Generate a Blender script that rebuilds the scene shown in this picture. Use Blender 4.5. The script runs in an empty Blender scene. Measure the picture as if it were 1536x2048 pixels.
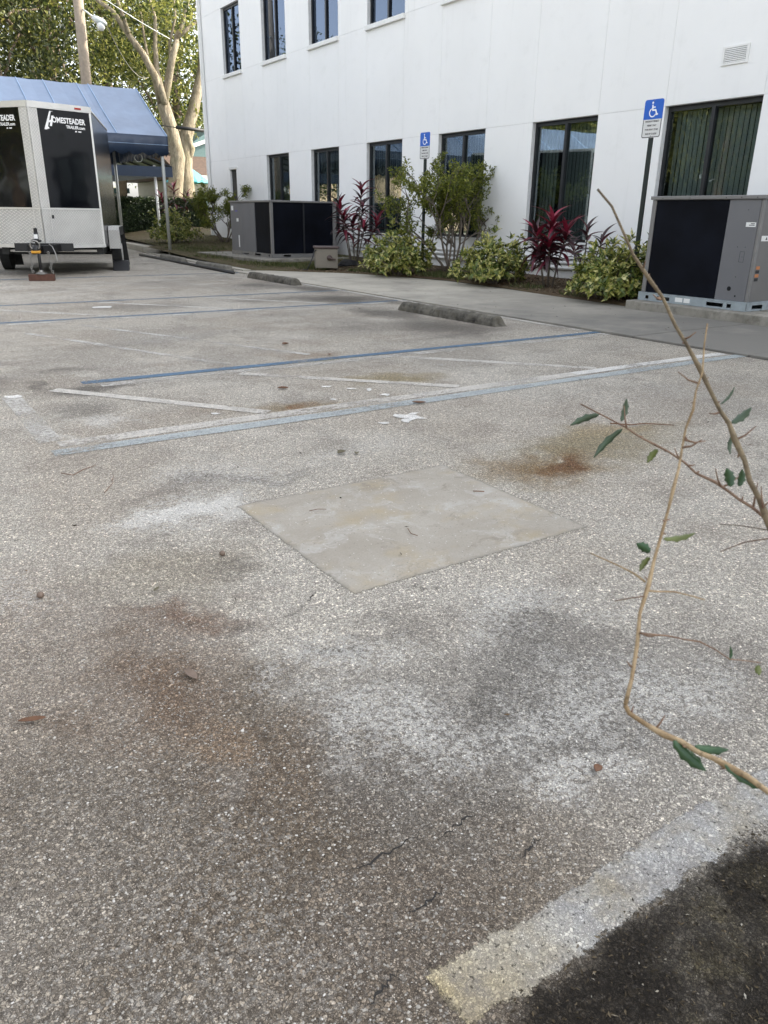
import bpy, math, random
import numpy as np
from mathutils import Vector, Matrix
random.seed(7); rng = np.random.default_rng(7)
S = bpy.context.scene; COL = S.collection; PI = math.pi; R = math.radians

# ------------------------------------------------------------------ camera
cam_d = bpy.data.cameras.new('camera'); cam = bpy.data.objects.new('camera', cam_d); COL.objects.link(cam); S.camera = cam
cam_d.sensor_fit = 'HORIZONTAL'; cam_d.sensor_width = 36; cam_d.lens = 36*1520/1536; cam_d.clip_start = .02; cam_d.clip_end = 2000
yaw, pitch, roll = R(33.8), R(21.35), R(.8)
f = Vector((math.sin(yaw)*math.cos(pitch), math.cos(yaw)*math.cos(pitch), -math.sin(pitch)))
r = Vector((math.cos(yaw), -math.sin(yaw), 0)); u = r.cross(f)
r2 = r*math.cos(roll)+u*math.sin(roll); u2 = u*math.cos(roll)-r*math.sin(roll)
cam.matrix_world = Matrix(((r2.x,u2.x,-f.x,0),(r2.y,u2.y,-f.y,0),(r2.z,u2.z,-f.z,1.16),(0,0,0,1)))
cam_d.dof.use_dof = True; cam_d.dof.focus_distance = 3.4; cam_d.dof.aperture_fstop = 24

# ------------------------------------------------------------------ light
SUN_EL, SUN_AZ = R(33), R(-17)          # azimuth measured from +X towards +Y
sdir = Vector((math.cos(SUN_EL)*math.cos(SUN_AZ), math.cos(SUN_EL)*math.sin(SUN_AZ), math.sin(SUN_EL)))
W = bpy.data.worlds.new('World'); S.world = W; W.use_nodes = True
nt = W.node_tree; nt.nodes.clear()
sky = nt.nodes.new('ShaderNodeTexSky'); sky.sky_type = 'NISHITA'; sky.sun_disc = False
sky.sun_elevation = SUN_EL; sky.sun_rotation = PI/2-SUN_AZ
sky.air_density = 1.0; sky.dust_density = 3.0; sky.ozone_density = 1.0
hs = nt.nodes.new('ShaderNodeHueSaturation'); hs.inputs['Saturation'].default_value = .3
bg = nt.nodes.new('ShaderNodeBackground'); bg.inputs['Strength'].default_value = .15
wo = nt.nodes.new('ShaderNodeOutputWorld')
nt.links.new(sky.outputs[0], hs.inputs['Color']); nt.links.new(hs.outputs[0], bg.inputs[0]); nt.links.new(bg.outputs[0], wo.inputs[0])
sl = bpy.data.lights.new('sun', 'SUN'); so = bpy.data.objects.new('sun', sl); COL.objects.link(so)
sl.energy = 2.0; sl.angle = R(.5); sl.color = (1, .9, .74)
so.rotation_euler = (-sdir).to_track_quat('-Z', 'Y').to_euler(); so.location = (30, 0, 40)
vs = S.view_settings; vs.view_transform = 'Standard'; vs.look = 'None'; vs.gamma = 1; vs.use_curve_mapping = False; vs.exposure = 2.13
S.cycles.use_denoising = True; S.cycles.max_bounces = 6; S.cycles.diffuse_bounces = 3; S.cycles.glossy_bounces = 3; S.cycles.transparent_max_bounces = 16

# ------------------------------------------------------------------ material helpers
class NT:
    def __init__(s, name):
        s.m = bpy.data.materials.new(name); s.m.use_nodes = True; s.t = s.m.node_tree; s.t.nodes.clear()
        s.out = s.n('ShaderNodeOutputMaterial')
    def n(s, k, **kw):
        a = s.t.nodes.new(k)
        for q, v in kw.items(): setattr(a, q, v)
        return a
    def set(s, sock, v):
        if isinstance(v, bpy.types.NodeSocket): s.t.links.new(v, sock)
        elif isinstance(v, (tuple, list)) and sock.type == 'RGBA': sock.default_value = tuple(v)+((1,) if len(v) == 3 else ())
        else: sock.default_value = v
    def pos(s, k='Object'): return s.n('ShaderNodeTexCoord').outputs[k]
    def math(s, op, a, b=0., c=0., clamp=False):
        d = s.n('ShaderNodeMath', operation=op, use_clamp=clamp)
        for i, v in enumerate((a, b, c)): s.set(d.inputs[i], v)
        return d.outputs[0]
    def mix(s, fac, a, b, mode='MIX'):
        d = s.n('ShaderNodeMix', data_type='RGBA', blend_type=mode)
        s.set(d.inputs[0], fac); s.set(d.inputs[6], a); s.set(d.inputs[7], b); return d.outputs[2]
    def noise(s, scale, det=3, rough=.55, vec=None, dist=0., color=False):
        d = s.n('ShaderNodeTexNoise'); d.inputs['Scale'].default_value = scale; d.inputs['Detail'].default_value = det
        d.inputs['Roughness'].default_value = rough; d.inputs['Distortion'].default_value = dist
        s.set(d.inputs['Vector'], vec if vec is not None else s.pos()); return d.outputs['Color' if color else 'Fac']
    def voro(s, scale, vec=None, feature='F1', rnd=1.):
        d = s.n('ShaderNodeTexVoronoi', feature=feature); d.inputs['Scale'].default_value = scale; d.inputs['Randomness'].default_value = rnd
        s.set(d.inputs['Vector'], vec if vec is not None else s.pos()); return d
    def rng(s, v, a, b, lo=0., hi=1., smooth=False):
        d = s.n('ShaderNodeMapRange', interpolation_type='SMOOTHSTEP' if smooth else 'LINEAR', clamp=True)
        for i, q in enumerate((v, a, b, lo, hi)): s.set(d.inputs[i], q)
        return d.outputs[0]
    def ramp(s, v, stops, const=False):
        d = s.n('ShaderNodeValToRGB'); e = d.color_ramp.elements
        if const: d.color_ramp.interpolation = 'CONSTANT'
        while len(e) < len(stops): e.new(.5)
        for q, (p, c) in zip(e, stops): q.position = p; q.color = tuple(c)+(1,)
        s.set(d.inputs[0], v); return d.outputs[0]
    def map(s, vec, loc=(0,0,0), rot=(0,0,0), sc=(1,1,1)):
        d = s.n('ShaderNodeMapping'); s.set(d.inputs[0], vec); d.inputs[1].default_value = loc; d.inputs[2].default_value = rot; d.inputs[3].default_value = sc
        return d.outputs[0]
    def vmath(s, op, a, b=(0,0,0)):
        d = s.n('ShaderNodeVectorMath', operation=op); s.set(d.inputs[0], a); s.set(d.inputs[1], b); return d.outputs['Value' if op in ('LENGTH','DISTANCE','DOT_PRODUCT') else 0]
    def bump(s, h, strength=.5, dist=.01, nrm=None):
        d = s.n('ShaderNodeBump'); d.inputs['Strength'].default_value = strength; d.inputs['Distance'].default_value = dist
        s.set(d.inputs['Height'], h)
        if nrm is not None: s.set(d.inputs['Normal'], nrm)
        return d.outputs[0]
    def bsdf(s, col, rough=.7, metal=0., spec=.5, nrm=None, **kw):
        d = s.n('ShaderNodeBsdfPrincipled'); s.set(d.inputs['Base Color'], col); s.set(d.inputs['Roughness'], rough); s.set(d.inputs['Metallic'], metal)
        s.set(d.inputs['Specular IOR Level'], spec)
        if nrm is not None: s.set(d.inputs['Normal'], nrm)
        for k, v in kw.items(): s.set(d.inputs[k.replace('_', ' ')], v)
        return d.outputs[0]
    def done(s, sh): s.set(s.out.inputs[0], sh); return s.m
    def blob(s, vec, x, y, rx, ry, rot=0., soft=.9):
        """1 inside an ellipse that fades out at its rim (vec already distorted)"""
        m = s.map(s.vmath('SUBTRACT', vec, (x, y, 0)), rot=(0, 0, -rot))
        l = s.vmath('LENGTH', s.vmath('MULTIPLY', m, (1/rx, 1/ry, 0)))
        return s.rng(l, 1., 1.-soft, 0., 1., True)

def simple(name, col, rough=.6, metal=0., spec=.5, var=.12, nscale=8., bump=0., bscale=60., **kw):
    a = NT(name); p = a.pos()
    n = a.noise(nscale, 4, .6, p)
    c = a.mix(a.rng(n, .25, .75), tuple(q*(1-var) for q in col), tuple(min(1, q*(1+var)) for q in col))
    nr = a.bump(a.noise(bscale, 3, .6, p), bump, .004) if bump else None
    return a.done(a.bsdf(c, rough, metal, spec, nr, **kw))
M = {}

# ------------------------------------------------------------------ mesh helpers
BASE = {}
def base_of(o):
    v = Vector((0, 0, 0))
    while o: v += BASE.get(o.name, Vector((0, 0, 0))); o = o.parent
    return v
def tag(o, label=None, cat=None, group=None, kind=None):
    if label: o['label'] = label
    if cat: o['category'] = cat
    if group: o['group'] = group
    if kind: o['kind'] = kind
    return o
def empty(name, loc, label, cat, group=None, rz=0.):
    o = bpy.data.objects.new(name, None); COL.objects.link(o); o.location = loc; o.rotation_euler = (0, 0, rz); o.empty_display_size = .2
    BASE[o.name] = Vector(loc); return tag(o, label, cat, group)
def link(name, me, parent=None, loc=None, rot=None):
    o = bpy.data.objects.new(name, me); COL.objects.link(o); o.parent = parent
    if loc is not None: o.location = loc
    if rot is not None: o.rotation_euler = rot
    return o
class MB:
    def __init__(s): s.v = []; s.f = []; s.m = []
    def add(s, vs, fs, m=0):
        o = len(s.v); s.v += [tuple(q) for q in vs]; s.f += [tuple(i+o for i in q) for q in fs]; s.m += [m]*len(fs); return s
    def box(s, x0, x1, y0, y1, z0, z1, m=0):
        return s.add([(x0,y0,z0),(x1,y0,z0),(x1,y1,z0),(x0,y1,z0),(x0,y0,z1),(x1,y0,z1),(x1,y1,z1),(x0,y1,z1)],
                     [(0,3,2,1),(4,5,6,7),(0,1,5,4),(1,2,6,5),(2,3,7,6),(3,0,4,7)], m)
    def prism(s, poly, z0, z1, m=0):
        n = len(poly); vs = [(p[0], p[1], z0 if len(p) < 3 else p[2]+z0) for p in poly]+[(p[0], p[1], z1 if len(p) < 3 else p[2]+z1) for p in poly]
        return s.add(vs, [tuple(range(n-1, -1, -1)), tuple(range(n, 2*n))]+[(i, (i+1) % n, n+(i+1) % n, n+i) for i in range(n)], m)
    def extrude(s, poly, vec, m=0):
        n = len(poly); vec = Vector(vec); vs = [Vector(p) for p in poly]; vs += [p+vec for p in vs]
        return s.add(vs, [tuple(range(n-1, -1, -1)), tuple(range(n, 2*n))]+[(i, (i+1) % n, n+(i+1) % n, n+i) for i in range(n)], m)
    def tube(s, pts, rad, n=8, m=0, cap=True):
        pts = [Vector(p) for p in pts]
        if not isinstance(rad, (list, tuple)): rad = [rad]*len(pts)
        vs = []; up = None
        for i, p in enumerate(pts):
            t = (pts[min(i+1, len(pts)-1)]-pts[max(i-1, 0)])
            t = t.normalized() if t.length > 1e-9 else Vector((0,0,1))
            if up is None: up = t.orthogonal().normalized()
            up = (up-t*up.dot(t))
            up = up.normalized() if up.length > 1e-6 else t.orthogonal().normalized()
            w = t.cross(up)
            for k in range(n):
                a = 2*PI*k/n; vs.append(p+(up*math.cos(a)+w*math.sin(a))*rad[i])
        fs = [(i*n+k, i*n+(k+1) % n, (i+1)*n+(k+1) % n, (i+1)*n+k) for i in range(len(pts)-1) for k in range(n)]
        if cap: fs += [tuple(range(n-1, -1, -1)), tuple((len(pts)-1)*n+k for k in range(n))]
        return s.add(vs, fs, m)
    def cyl(s, a, b, rr, n=16, m=0): return s.tube([a, b], rr, n, m)
    def ring(s, c, ax, R0, rr, n=16, k=6, m=0):
        ax = Vector(ax).normalized(); e = ax.orthogonal().normalized(); g = ax.cross(e); c = Vector(c); vs = []
        for i in range(n):
            a = 2*PI*i/n; d = e*math.cos(a)+g*math.sin(a)
            for j in range(k):
                b = 2*PI*j/k; vs.append(c+d*(R0+rr*math.cos(b))+ax*rr*math.sin(b))
        return s.add(vs, [(i*k+j, ((i+1) % n)*k+j, ((i+1) % n)*k+(j+1) % k, i*k+(j+1) % k) for i in range(n) for j in range(k)], m)
    def build(s, name, mat, parent=None, smooth=False, bevel=0., local=False, origin=None):
        vs = s.v; o0 = None
        if parent is not None and not local:
            b = base_of(parent); vs = [(q[0]-b.x, q[1]-b.y, q[2]-b.z) for q in vs]
        elif origin is not None:
            o0 = Vector(origin); vs = [(q[0]-o0.x, q[1]-o0.y, q[2]-o0.z) for q in vs]
        me = bpy.data.meshes.new(name); me.from_pydata(vs, [], s.f)
        for q in (mat if isinstance(mat, (list, tuple)) else [mat]): me.materials.append(M[q] if isinstance(q, str) else q)
        if any(s.m): me.polygons.foreach_set('material_index', s.m)
        if smooth: me.polygons.foreach_set('use_smooth', [True]*len(me.polygons))
        o = link(name, me, parent)
        if o0 is not None: o.location = o0; BASE[o.name] = o0
        if bevel:
            bm = o.modifiers.new('bevel', 'BEVEL'); bm.width = bevel; bm.segments = 2; bm.limit_method = 'ANGLE'
        return o
def np_mesh(name, V, F, mat, smooth=False):
    """V (n,3), F (m,k) arrays"""
    me = bpy.data.meshes.new(name); V = np.asarray(V, np.float32); F = np.asarray(F, np.int32); k = F.shape[1]
    me.vertices.add(len(V)); me.vertices.foreach_set('co', V.ravel())
    me.loops.add(F.size); me.loops.foreach_set('vertex_index', F.ravel())
    me.polygons.add(len(F)); me.polygons.foreach_set('loop_start', np.arange(0, F.size, k, dtype=np.int32))
    me.polygons.foreach_set('loop_total', np.full(len(F), k, np.int32))
    if smooth: me.polygons.foreach_set('use_smooth', np.ones(len(F), bool))
    for q in (mat if isinstance(mat, (list, tuple)) else [mat]): me.materials.append(M[q])
    me.update(calc_edges=True); return me
def leaves(C, D, L, Wd, fold=.25, droop=.15, N=None):
    """folded leaves: base points C, directions D, lengths L, widths Wd -> V, F (4 quads-as-tris-pairs, 6 verts)"""
    n = len(C); D = D/np.linalg.norm(D, axis=1, keepdims=True)
    if N is None: N = rng.normal(size=(n, 3))+np.array([0, 0, .8])
    Sx = np.cross(D, N); Sx /= np.linalg.norm(Sx, axis=1, keepdims=True)+1e-9
    Up = np.cross(Sx, D); L = np.asarray(L).reshape(-1, 1)*np.ones((n, 1)); Wd = np.asarray(Wd).reshape(-1, 1)*np.ones((n, 1))
    b = C; t = C+D*L-Up*L*droop; m1 = C+D*L*.45
    l = m1+Sx*Wd*.5+Up*Wd*fold; rr = m1-Sx*Wd*.5+Up*Wd*fold
    V = np.stack([b, l, t, rr], 1).reshape(-1, 3)
    i = np.arange(n)[:, None]*4
    F = np.concatenate([i+np.array([[0, 1, 2]]), i+np.array([[0, 2, 3]])], 1).reshape(-1, 3)
    return V, F
def txt(s, size, mat, parent, mat4, name='lettering', align='CENTER', sx=1., bold=.0, shear=0., ext=.0006, spacing=1.):
    cu = bpy.data.curves.new('t', 'FONT'); cu.body = s; cu.size = size; cu.align_x = align; cu.extrude = ext; cu.offset = bold; cu.shear = shear; cu.resolution_u = 3; cu.space_character = spacing
    o = bpy.data.objects.new('t', cu); COL.objects.link(o); bpy.context.view_layer.update()
    me = bpy.data.meshes.new_from_object(o.evaluated_get(bpy.context.evaluated_depsgraph_get())); COL.objects.unlink(o); bpy.data.objects.remove(o)
    me.transform(mat4 @ Matrix.Diagonal((sx, 1, 1, 1))); me.materials.clear(); me.materials.append(M[mat]); me.name = name
    return link(name, me, parent)
def frame4(o, ex, ey):
    ex = Vector(ex).normalized(); ey = Vector(ey).normalized(); ez = ex.cross(ey)
    return Matrix(((ex.x, ey.x, ez.x, o[0]), (ex.y, ey.y, ez.y, o[1]), (ex.z, ey.z, ez.z, o[2]), (0, 0, 0, 1)))

# ------------------------------------------------------------------ ground materials
def vnoise(x, y, seed=0):
    xi = np.floor(x).astype(np.int64); yi = np.floor(y).astype(np.int64); fx = x-xi; fy = y-yi; fx = fx*fx*(3-2*fx); fy = fy*fy*(3-2*fy)
    def h(a, b):
        n = (a*374761393+b*668265263+seed*1442695041) & 0xffffffff; n = ((n ^ (n >> 13))*1274126177) & 0xffffffff; n = n ^ (n >> 16); return (n & 0xffff)/65535.
    return (h(xi, yi)*(1-fx)+h(xi+1, yi)*fx)*(1-fy)+(h(xi, yi+1)*(1-fx)+h(xi+1, yi+1)*fx)*fy
def fbm(x, y, sc, octv=5, rough=.55, seed=0):
    v = 0; a = 1; t_ = 0
    for k in range(octv): v = v+a*vnoise(x*sc+17.3*k, y*sc-9.1*k, seed+k); t_ += a; a *= rough; sc *= 2.03
    return v/t_
def sstep(v, a, b):
    t_ = np.clip((v-a)/(b-a), 0, 1); return t_*t_*(3-2*t_)
def lot_colour(X, Y):
    """weathering of the asphalt, metre space -> colour and amount of white crust"""
    dx = (fbm(X, Y, 2.6, 5, .6, 1)-.5)*.55+(fbm(X, Y, 15, 3, .6, 3)-.5)*.13; dy = (fbm(X, Y, 2.6, 5, .6, 2)-.5)*.55+(fbm(X, Y, 15, 3, .6, 4)-.5)*.13
    PXd, PYd = X+dx, Y+dy
    A3 = lambda c: np.array(c)[None, :]
    mixc = lambda c, col, k: c*(1-k[:, None])+A3(col)*k[:, None]
    c = np.zeros((len(X), 3))+A3((.64, .615, .575))
    c = mixc(c, (.74, .725, .695), sstep(fbm(X, Y, .5, 5, .6, 5), .42, .65)*.8)
    c = mixc(c, (.47, .45, .425), sstep(fbm(X, Y, .9, 6, .65, 6), .48, .68)*.75)
    c = mixc(c, (.43, .405, .38), sstep(fbm(X, Y, 3.1, 6, .7, 7), .5, .72)*.6)
    c = mixc(c, (.50, .445, .39), sstep(fbm(X, Y, 1.2, 4, .6, 8), .5, .7)*.35)
    br = fbm(X, Y, 8, 6, .78, 9)
    def bl(x, y, rx, ry, rot=0., soft=.9, rough=False):
        a, b = PXd-x, PYd-y; ca, sa = math.cos(rot), math.sin(rot); l = np.sqrt(((a*ca+b*sa)/rx)**2+((-a*sa+b*ca)/ry)**2)
        m = sstep(-l, -1., -(1-soft)); return m*sstep(br, .36, .62) if rough else m
    def st(x, y, rx, ry, col, k, rot=0., soft=.9, rough=False):
        nonlocal c; c = mixc(c, col, bl(x, y, rx, ry, rot, soft, rough)*k)
    # large tone areas near the camera
    st(.35, 1.0, 1.0, 1.6, (.165, .132, .10), .92, .3); st(.10, 2.3, .6, 1., (.42, .37, .325), .65); st(1.3, 1.15, .85, .62, (.255, .252, .25), .85)
    st(-.05, .9, .45, .7, (.33, .305, .275), .6); st(.75, 2.35, .55, .38, (.42, .385, .325), .75)
    st(.66, 2.04, .42, .15, (.265, .20, .16), .85, -.35, 1., False); st(.68, 2.06, .16, .06, (.28, .185, .14), .55, -.3); st(.45, 1.75, .42, .42, (.23, .165, .12), .9); st(.58, 1.35, .36, .4, (.195, .15, .112), .75)
    st(.78, 1.53, .24, .18, (.20, .165, .13), .85); st(.62, 1.41, .06, .045, (.11, .09, .07), .8); st(.5, 1.5, .18, .13, (.37, .27, .19), .5); st(.42, 1.35, .12, .09, (.40, .38, .36), .5)
    st(.80, 1.03, .32, .22, (.225, .205, .185), .8); st(.5, .85, .4, .2, (.235, .205, .18), .6)
    # rust with its olive halo beyond the patch
    st(3.05, 2.66, 1.1, .45, (.37, .325, .215), .9, .05); st(3.5, 2.78, .55, .18, (.46, .37, .23), .65); st(2.66, 2.60, .56, .33, (.33, .235, .13), .85, -.3, 1.); st(2.66, 2.60, .45, .27, (.27, .175, .085), .65, -.3, .9, True)
    st(2.78, 2.55, .26, .18, (.20, .10, .045), .92); st(2.55, 2.55, .16, .10, (.25, .14, .065), .8, 0, .9, True); st(2.68, 2.68, .13, .05, (.66, .62, .55), .75, 0, .9, True)
    st(2.10, 4.28, .55, .24, (.32, .25, .15), .85, -.5); st(2.13, 4.25, .26, .09, (.29, .15, .07), .85); st(3.3, 4.75, .6, .28, (.37, .31, .18), .85); st(3.2, 6.02, .45, .22, (.37, .29, .22), .65); st(3.1, 5.74, .25, .1, (.28, .28, .15), .6)
    for x, y, rx, ry, k in ((1.52,1.33,.22,.14,.42),(1.04,1.63,.12,.08,.75),(1.2,1.68,.16,.08,.45),(.82,1.95,.1,.06,.45),(.92,2.25,.2,.1,.4),(1.03,1.94,.035,.025,.8),(1.5,1.82,.045,.03,.8),(1.44,1.83,.03,.03,.6),
                            (1.25,.95,.2,.08,.45),(.86,5.85,.14,.34,.6),(1.25,5.6,.55,.16,.75),(1.2,6.3,.35,.28,.6),(1.05,4.95,.45,.38,.55),(1.3,3.2,.75,.10,.5),(1.25,1.3,.16,.12,.45),(.6,6.2,.3,.6,.4),
                            (5.4,6.9,.8,1.2,.75),(5.9,9.9,.9,1.0,.85),(6.2,11.6,.6,1.2,.8),(5.5,8.2,.6,1.0,.75),(4.6,7.2,1.0,.7,.35),(5.0,10.3,1.2,.5,.5),(5.8,12.6,.6,1.0,.65),(6.3,8.7,.25,1.5,.6),(3.1,10.3,1.2,.7,.45),(2.2,7.4,1.4,.25,.25),(4.9,6.3,1.2,.12,.3),(4.2,14,2.,.3,.3),(3,17.5,2.2,1.2,.4)):
        st(x, y, rx, ry, (.115, .108, .10), k)
    # black organic dirt and shrub shade, both painted into the near corner
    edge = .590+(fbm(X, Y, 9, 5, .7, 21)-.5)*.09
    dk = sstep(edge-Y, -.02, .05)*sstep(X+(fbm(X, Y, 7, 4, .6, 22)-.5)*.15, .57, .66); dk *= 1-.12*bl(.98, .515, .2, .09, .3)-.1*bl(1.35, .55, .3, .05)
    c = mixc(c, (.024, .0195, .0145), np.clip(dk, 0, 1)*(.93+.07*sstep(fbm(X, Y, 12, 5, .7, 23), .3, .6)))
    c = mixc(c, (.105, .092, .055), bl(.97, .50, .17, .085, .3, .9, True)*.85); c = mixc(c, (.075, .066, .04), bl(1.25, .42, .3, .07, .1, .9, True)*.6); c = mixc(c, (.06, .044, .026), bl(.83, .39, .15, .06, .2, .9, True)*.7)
    cr = np.zeros(len(X))
    for x, y, rx, ry, k in ((.95,2.93,.46,.26,1.),(1.3,3.3,.7,.4,.5),(1.05,1.62,.32,.22,.6),(.98,1.25,.36,.38,.62),(1.32,1.1,.45,.34,.62),(1.6,1.5,.42,.32,.6),(.12,2.5,.4,.6,.5),(1.1,.85,.32,.16,.7),(2.,3.3,.7,.28,.45),(1.15,4.6,.3,.35,.75),(.72,4.4,.12,.5,.7),
                            (4.5,3.4,1.2,.5,.35),(2.4,7.5,.8,.4,.4),(.25,1.1,.4,.7,.2),(1.6,1.0,.3,.2,.6),(.85,1.55,.2,.15,.5),(3.6,7.0,1.2,.6,.25),(5,5,1,.5,.3)): cr = np.maximum(cr, bl(x, y, rx, ry)*k)
    return c*A3((1.0, .985, .95)), cr
def aggregate(a, p):
    """stones of two sizes in dark binder: tone multiplier, height, position of the stone a point belongs to"""
    fine = a.noise(42, 4, .72, p)
    warp = a.vmath('ADD', p, a.vmath('MULTIPLY', a.vmath('SUBTRACT', a.noise(130, 2, .6, p, color=True), (.5, .5, .5)), (.007, .007, 0)))
    v1 = a.voro(140, warp); e1 = a.voro(140, warp, 'DISTANCE_TO_EDGE'); v2 = a.voro(290, warp); e2 = a.voro(290, warp, 'DISTANCE_TO_EDGE')
    s1 = a.n('ShaderNodeSeparateColor'); a.set(s1.inputs[0], v1.outputs['Color']); s2 = a.n('ShaderNodeSeparateColor'); a.set(s2.inputs[0], v2.outputs['Color'])
    g1 = a.rng(e1.outputs['Distance'], .03, .16); g2 = a.rng(e2.outputs['Distance'], .03, .2)
    t1 = a.ramp(s1.outputs[0], [(0, (.52, .49, .46)), (.35, (.84, .81, .76)), (.7, (1.12, 1.08, 1.0)), (.9, (1.38, 1.33, 1.24)), (1, (1.85, 1.79, 1.68))])
    t2 = a.ramp(s2.outputs[0], [(0, (.42, .40, .385)), (.5, (.86, .84, .81)), (.85, (1.24, 1.21, 1.15)), (1, (1.7, 1.67, 1.6))])
    k2 = a.mix(g2, (.34, .32, .30), t2)
    big = a.math('MULTIPLY', g1, a.rng(a.math('ADD', s1.outputs[1], a.math('MULTIPLY', a.math('SUBTRACT', a.noise(3.5, 3, .6, p), .5), .9)), .45, .52))
    k = a.mix(big, k2, t1)
    pit = a.math('MULTIPLY', a.rng(a.noise(95, 3, .65, p), .40, .31), .8)
    k = a.mix(pit, k, (.20, .19, .18))
    k = a.mix(a.rng(fine, .35, .7), a.mix(1., k, (.86, .86, .86), 'MULTIPLY'), a.mix(1., k, (1.2, 1.2, 1.2), 'MULTIPLY'))
    h = a.math('ADD', a.math('MULTIPLY', big, .8), a.math('ADD', a.math('MULTIPLY', g2, .4), a.math('SUBTRACT', a.math('MULTIPLY', fine, .9), pit)))
    return k, h, v2.outputs['Position'], pit
def asphalt():
    a = NT('asphalt'); p = a.pos()
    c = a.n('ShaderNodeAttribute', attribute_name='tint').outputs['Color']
    cr = a.n('ShaderNodeAttribute', attribute_name='crust').outputs['Fac']
    k, h, cell, pit = aggregate(a, p)
    n60 = a.math('ADD', a.math('MULTIPLY', a.noise(60, 4, .8, cell), .78), a.math('MULTIPLY', a.noise(16, 4, .7, p), .22))
    m = a.math('MULTIPLY', cr, a.rng(a.math('ADD', n60, a.math('MULTIPLY', cr, .13)), .535, .585))
    lum = a.vmath('DOT_PRODUCT', c, (.33, .34, .33))      # single stones that took the stain less, or more
    c = a.mix(a.math('MULTIPLY', a.rng(a.noise(70, 3, .8, cell), .54, .60, 0, .42), a.rng(lum, .04, .2, .06, 1)), c, (.52, .495, .455))
    c = a.mix(a.rng(a.noise(70, 3, .8, a.map(cell, loc=(5, 2, 0))), .56, .62, 0, .30), c, (.15, .135, .12))
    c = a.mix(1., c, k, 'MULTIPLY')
    c = a.mix(a.math('MULTIPLY', m, a.math('SUBTRACT', 1., pit)), c, a.mix(1., a.mix(.55, k, (1, 1, 1)), (.74, .725, .685), 'MULTIPLY'))
    return a.done(a.bsdf(c, .88, 0, .22, a.bump(h, .9, .0045)))
M['asphalt'] = asphalt()

def paint(name, col, wear, patch=1.6, edge=.0):
    a = NT(name); p = a.pos(); k, h, cell, pit = aggregate(a, p)
    n = a.math('ADD', a.math('MULTIPLY', a.noise(45, 5, .75, cell), .55), a.math('MULTIPLY', a.noise(patch, 4, .65, p), .6))
    m = a.math('MULTIPLY', a.rng(n, wear-.07, wear+.08, 0, .9), a.math('SUBTRACT', 1., pit))
    c = a.mix(a.rng(a.noise(11, 4, .6, p), .3, .7), tuple(q*.8 for q in col), col); c = a.mix(.5, c, a.mix(1., c, k, 'MULTIPLY'))
    b = a.bsdf(c, .7, 0, .35, a.bump(h, .6, .003))
    x = a.n('ShaderNodeMixShader'); a.set(x.inputs[0], m); a.set(x.inputs[1], a.n('ShaderNodeBsdfTransparent').outputs[0]); a.set(x.inputs[2], b)
    return a.done(x.outputs[0])
M['paint_blue'] = paint('paint_blue', (.11, .20, .31), .495)
M['paint_blue_old'] = paint('paint_blue_old', (.14, .23, .33), .485)
M['paint_pale'] = paint('paint_pale', (.46, .505, .515), .475)
M['paint_ghost'] = paint('paint_ghost', (.66, .63, .58), .50)
M['paint_ghost_faint'] = paint('paint_ghost_faint', (.66, .64, .60), .575)
M['paint_white'] = paint('paint_white', (.80, .79, .76), .465)
M['paint_scrap'] = paint('paint_scrap', (.86, .85, .82), .42, 9)

def old_stripe():
    a = NT('old_stripe'); p = a.pos(); k, h, cell, pit = aggregate(a, p); sx = a.n('ShaderNodeSeparateXYZ'); a.set(sx.inputs[0], cell)
    b = a.rng(a.math('ADD', sx.outputs[0], a.math('MULTIPLY', a.noise(8, 3, .6, p), .25)), .68, 1.0)
    c = a.mix(b, (.46, .39, .245), (.47, .47, .46))
    c = a.mix(a.rng(a.noise(9, 5, .7, p), .45, .68, 0, .7), c, (.26, .24, .225))
    c = a.mix(a.rng(a.noise(4, 5, .7, a.map(p, loc=(3, 8, 0))), .5, .66, 0, .7), c, (.33, .285, .20))
    c = a.mix(.62, c, a.mix(1., c, k, 'MULTIPLY'))
    e = a.math('ADD', a.math('MULTIPLY', a.noise(50, 4, .75, cell), .5), a.math('MULTIPLY', a.noise(8, 5, .65, cell), .75))
    yy = a.math('ABSOLUTE', a.math('SUBTRACT', sx.outputs[1], .632))
    m = a.rng(a.math('SUBTRACT', e, a.math('MULTIPLY', a.rng(yy, .022, .076), .56)), .30, .36)
    m = a.math('MULTIPLY', m, a.rng(a.math('ADD', sx.outputs[0], a.math('MULTIPLY', e, .09)), .607, .62))
    m = a.math('MULTIPLY', m, a.math('SUBTRACT', 1., a.math('MULTIPLY', pit, .8)))
    bs = a.bsdf(c, .8, 0, .25, a.bump(h, .8, .0035))
    x = a.n('ShaderNodeMixShader'); a.set(x.inputs[0], m); a.set(x.inputs[1], a.n('ShaderNodeBsdfTransparent').outputs[0]); a.set(x.inputs[2], bs)
    return a.done(x.outputs[0])
M['old_stripe'] = old_stripe()

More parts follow.
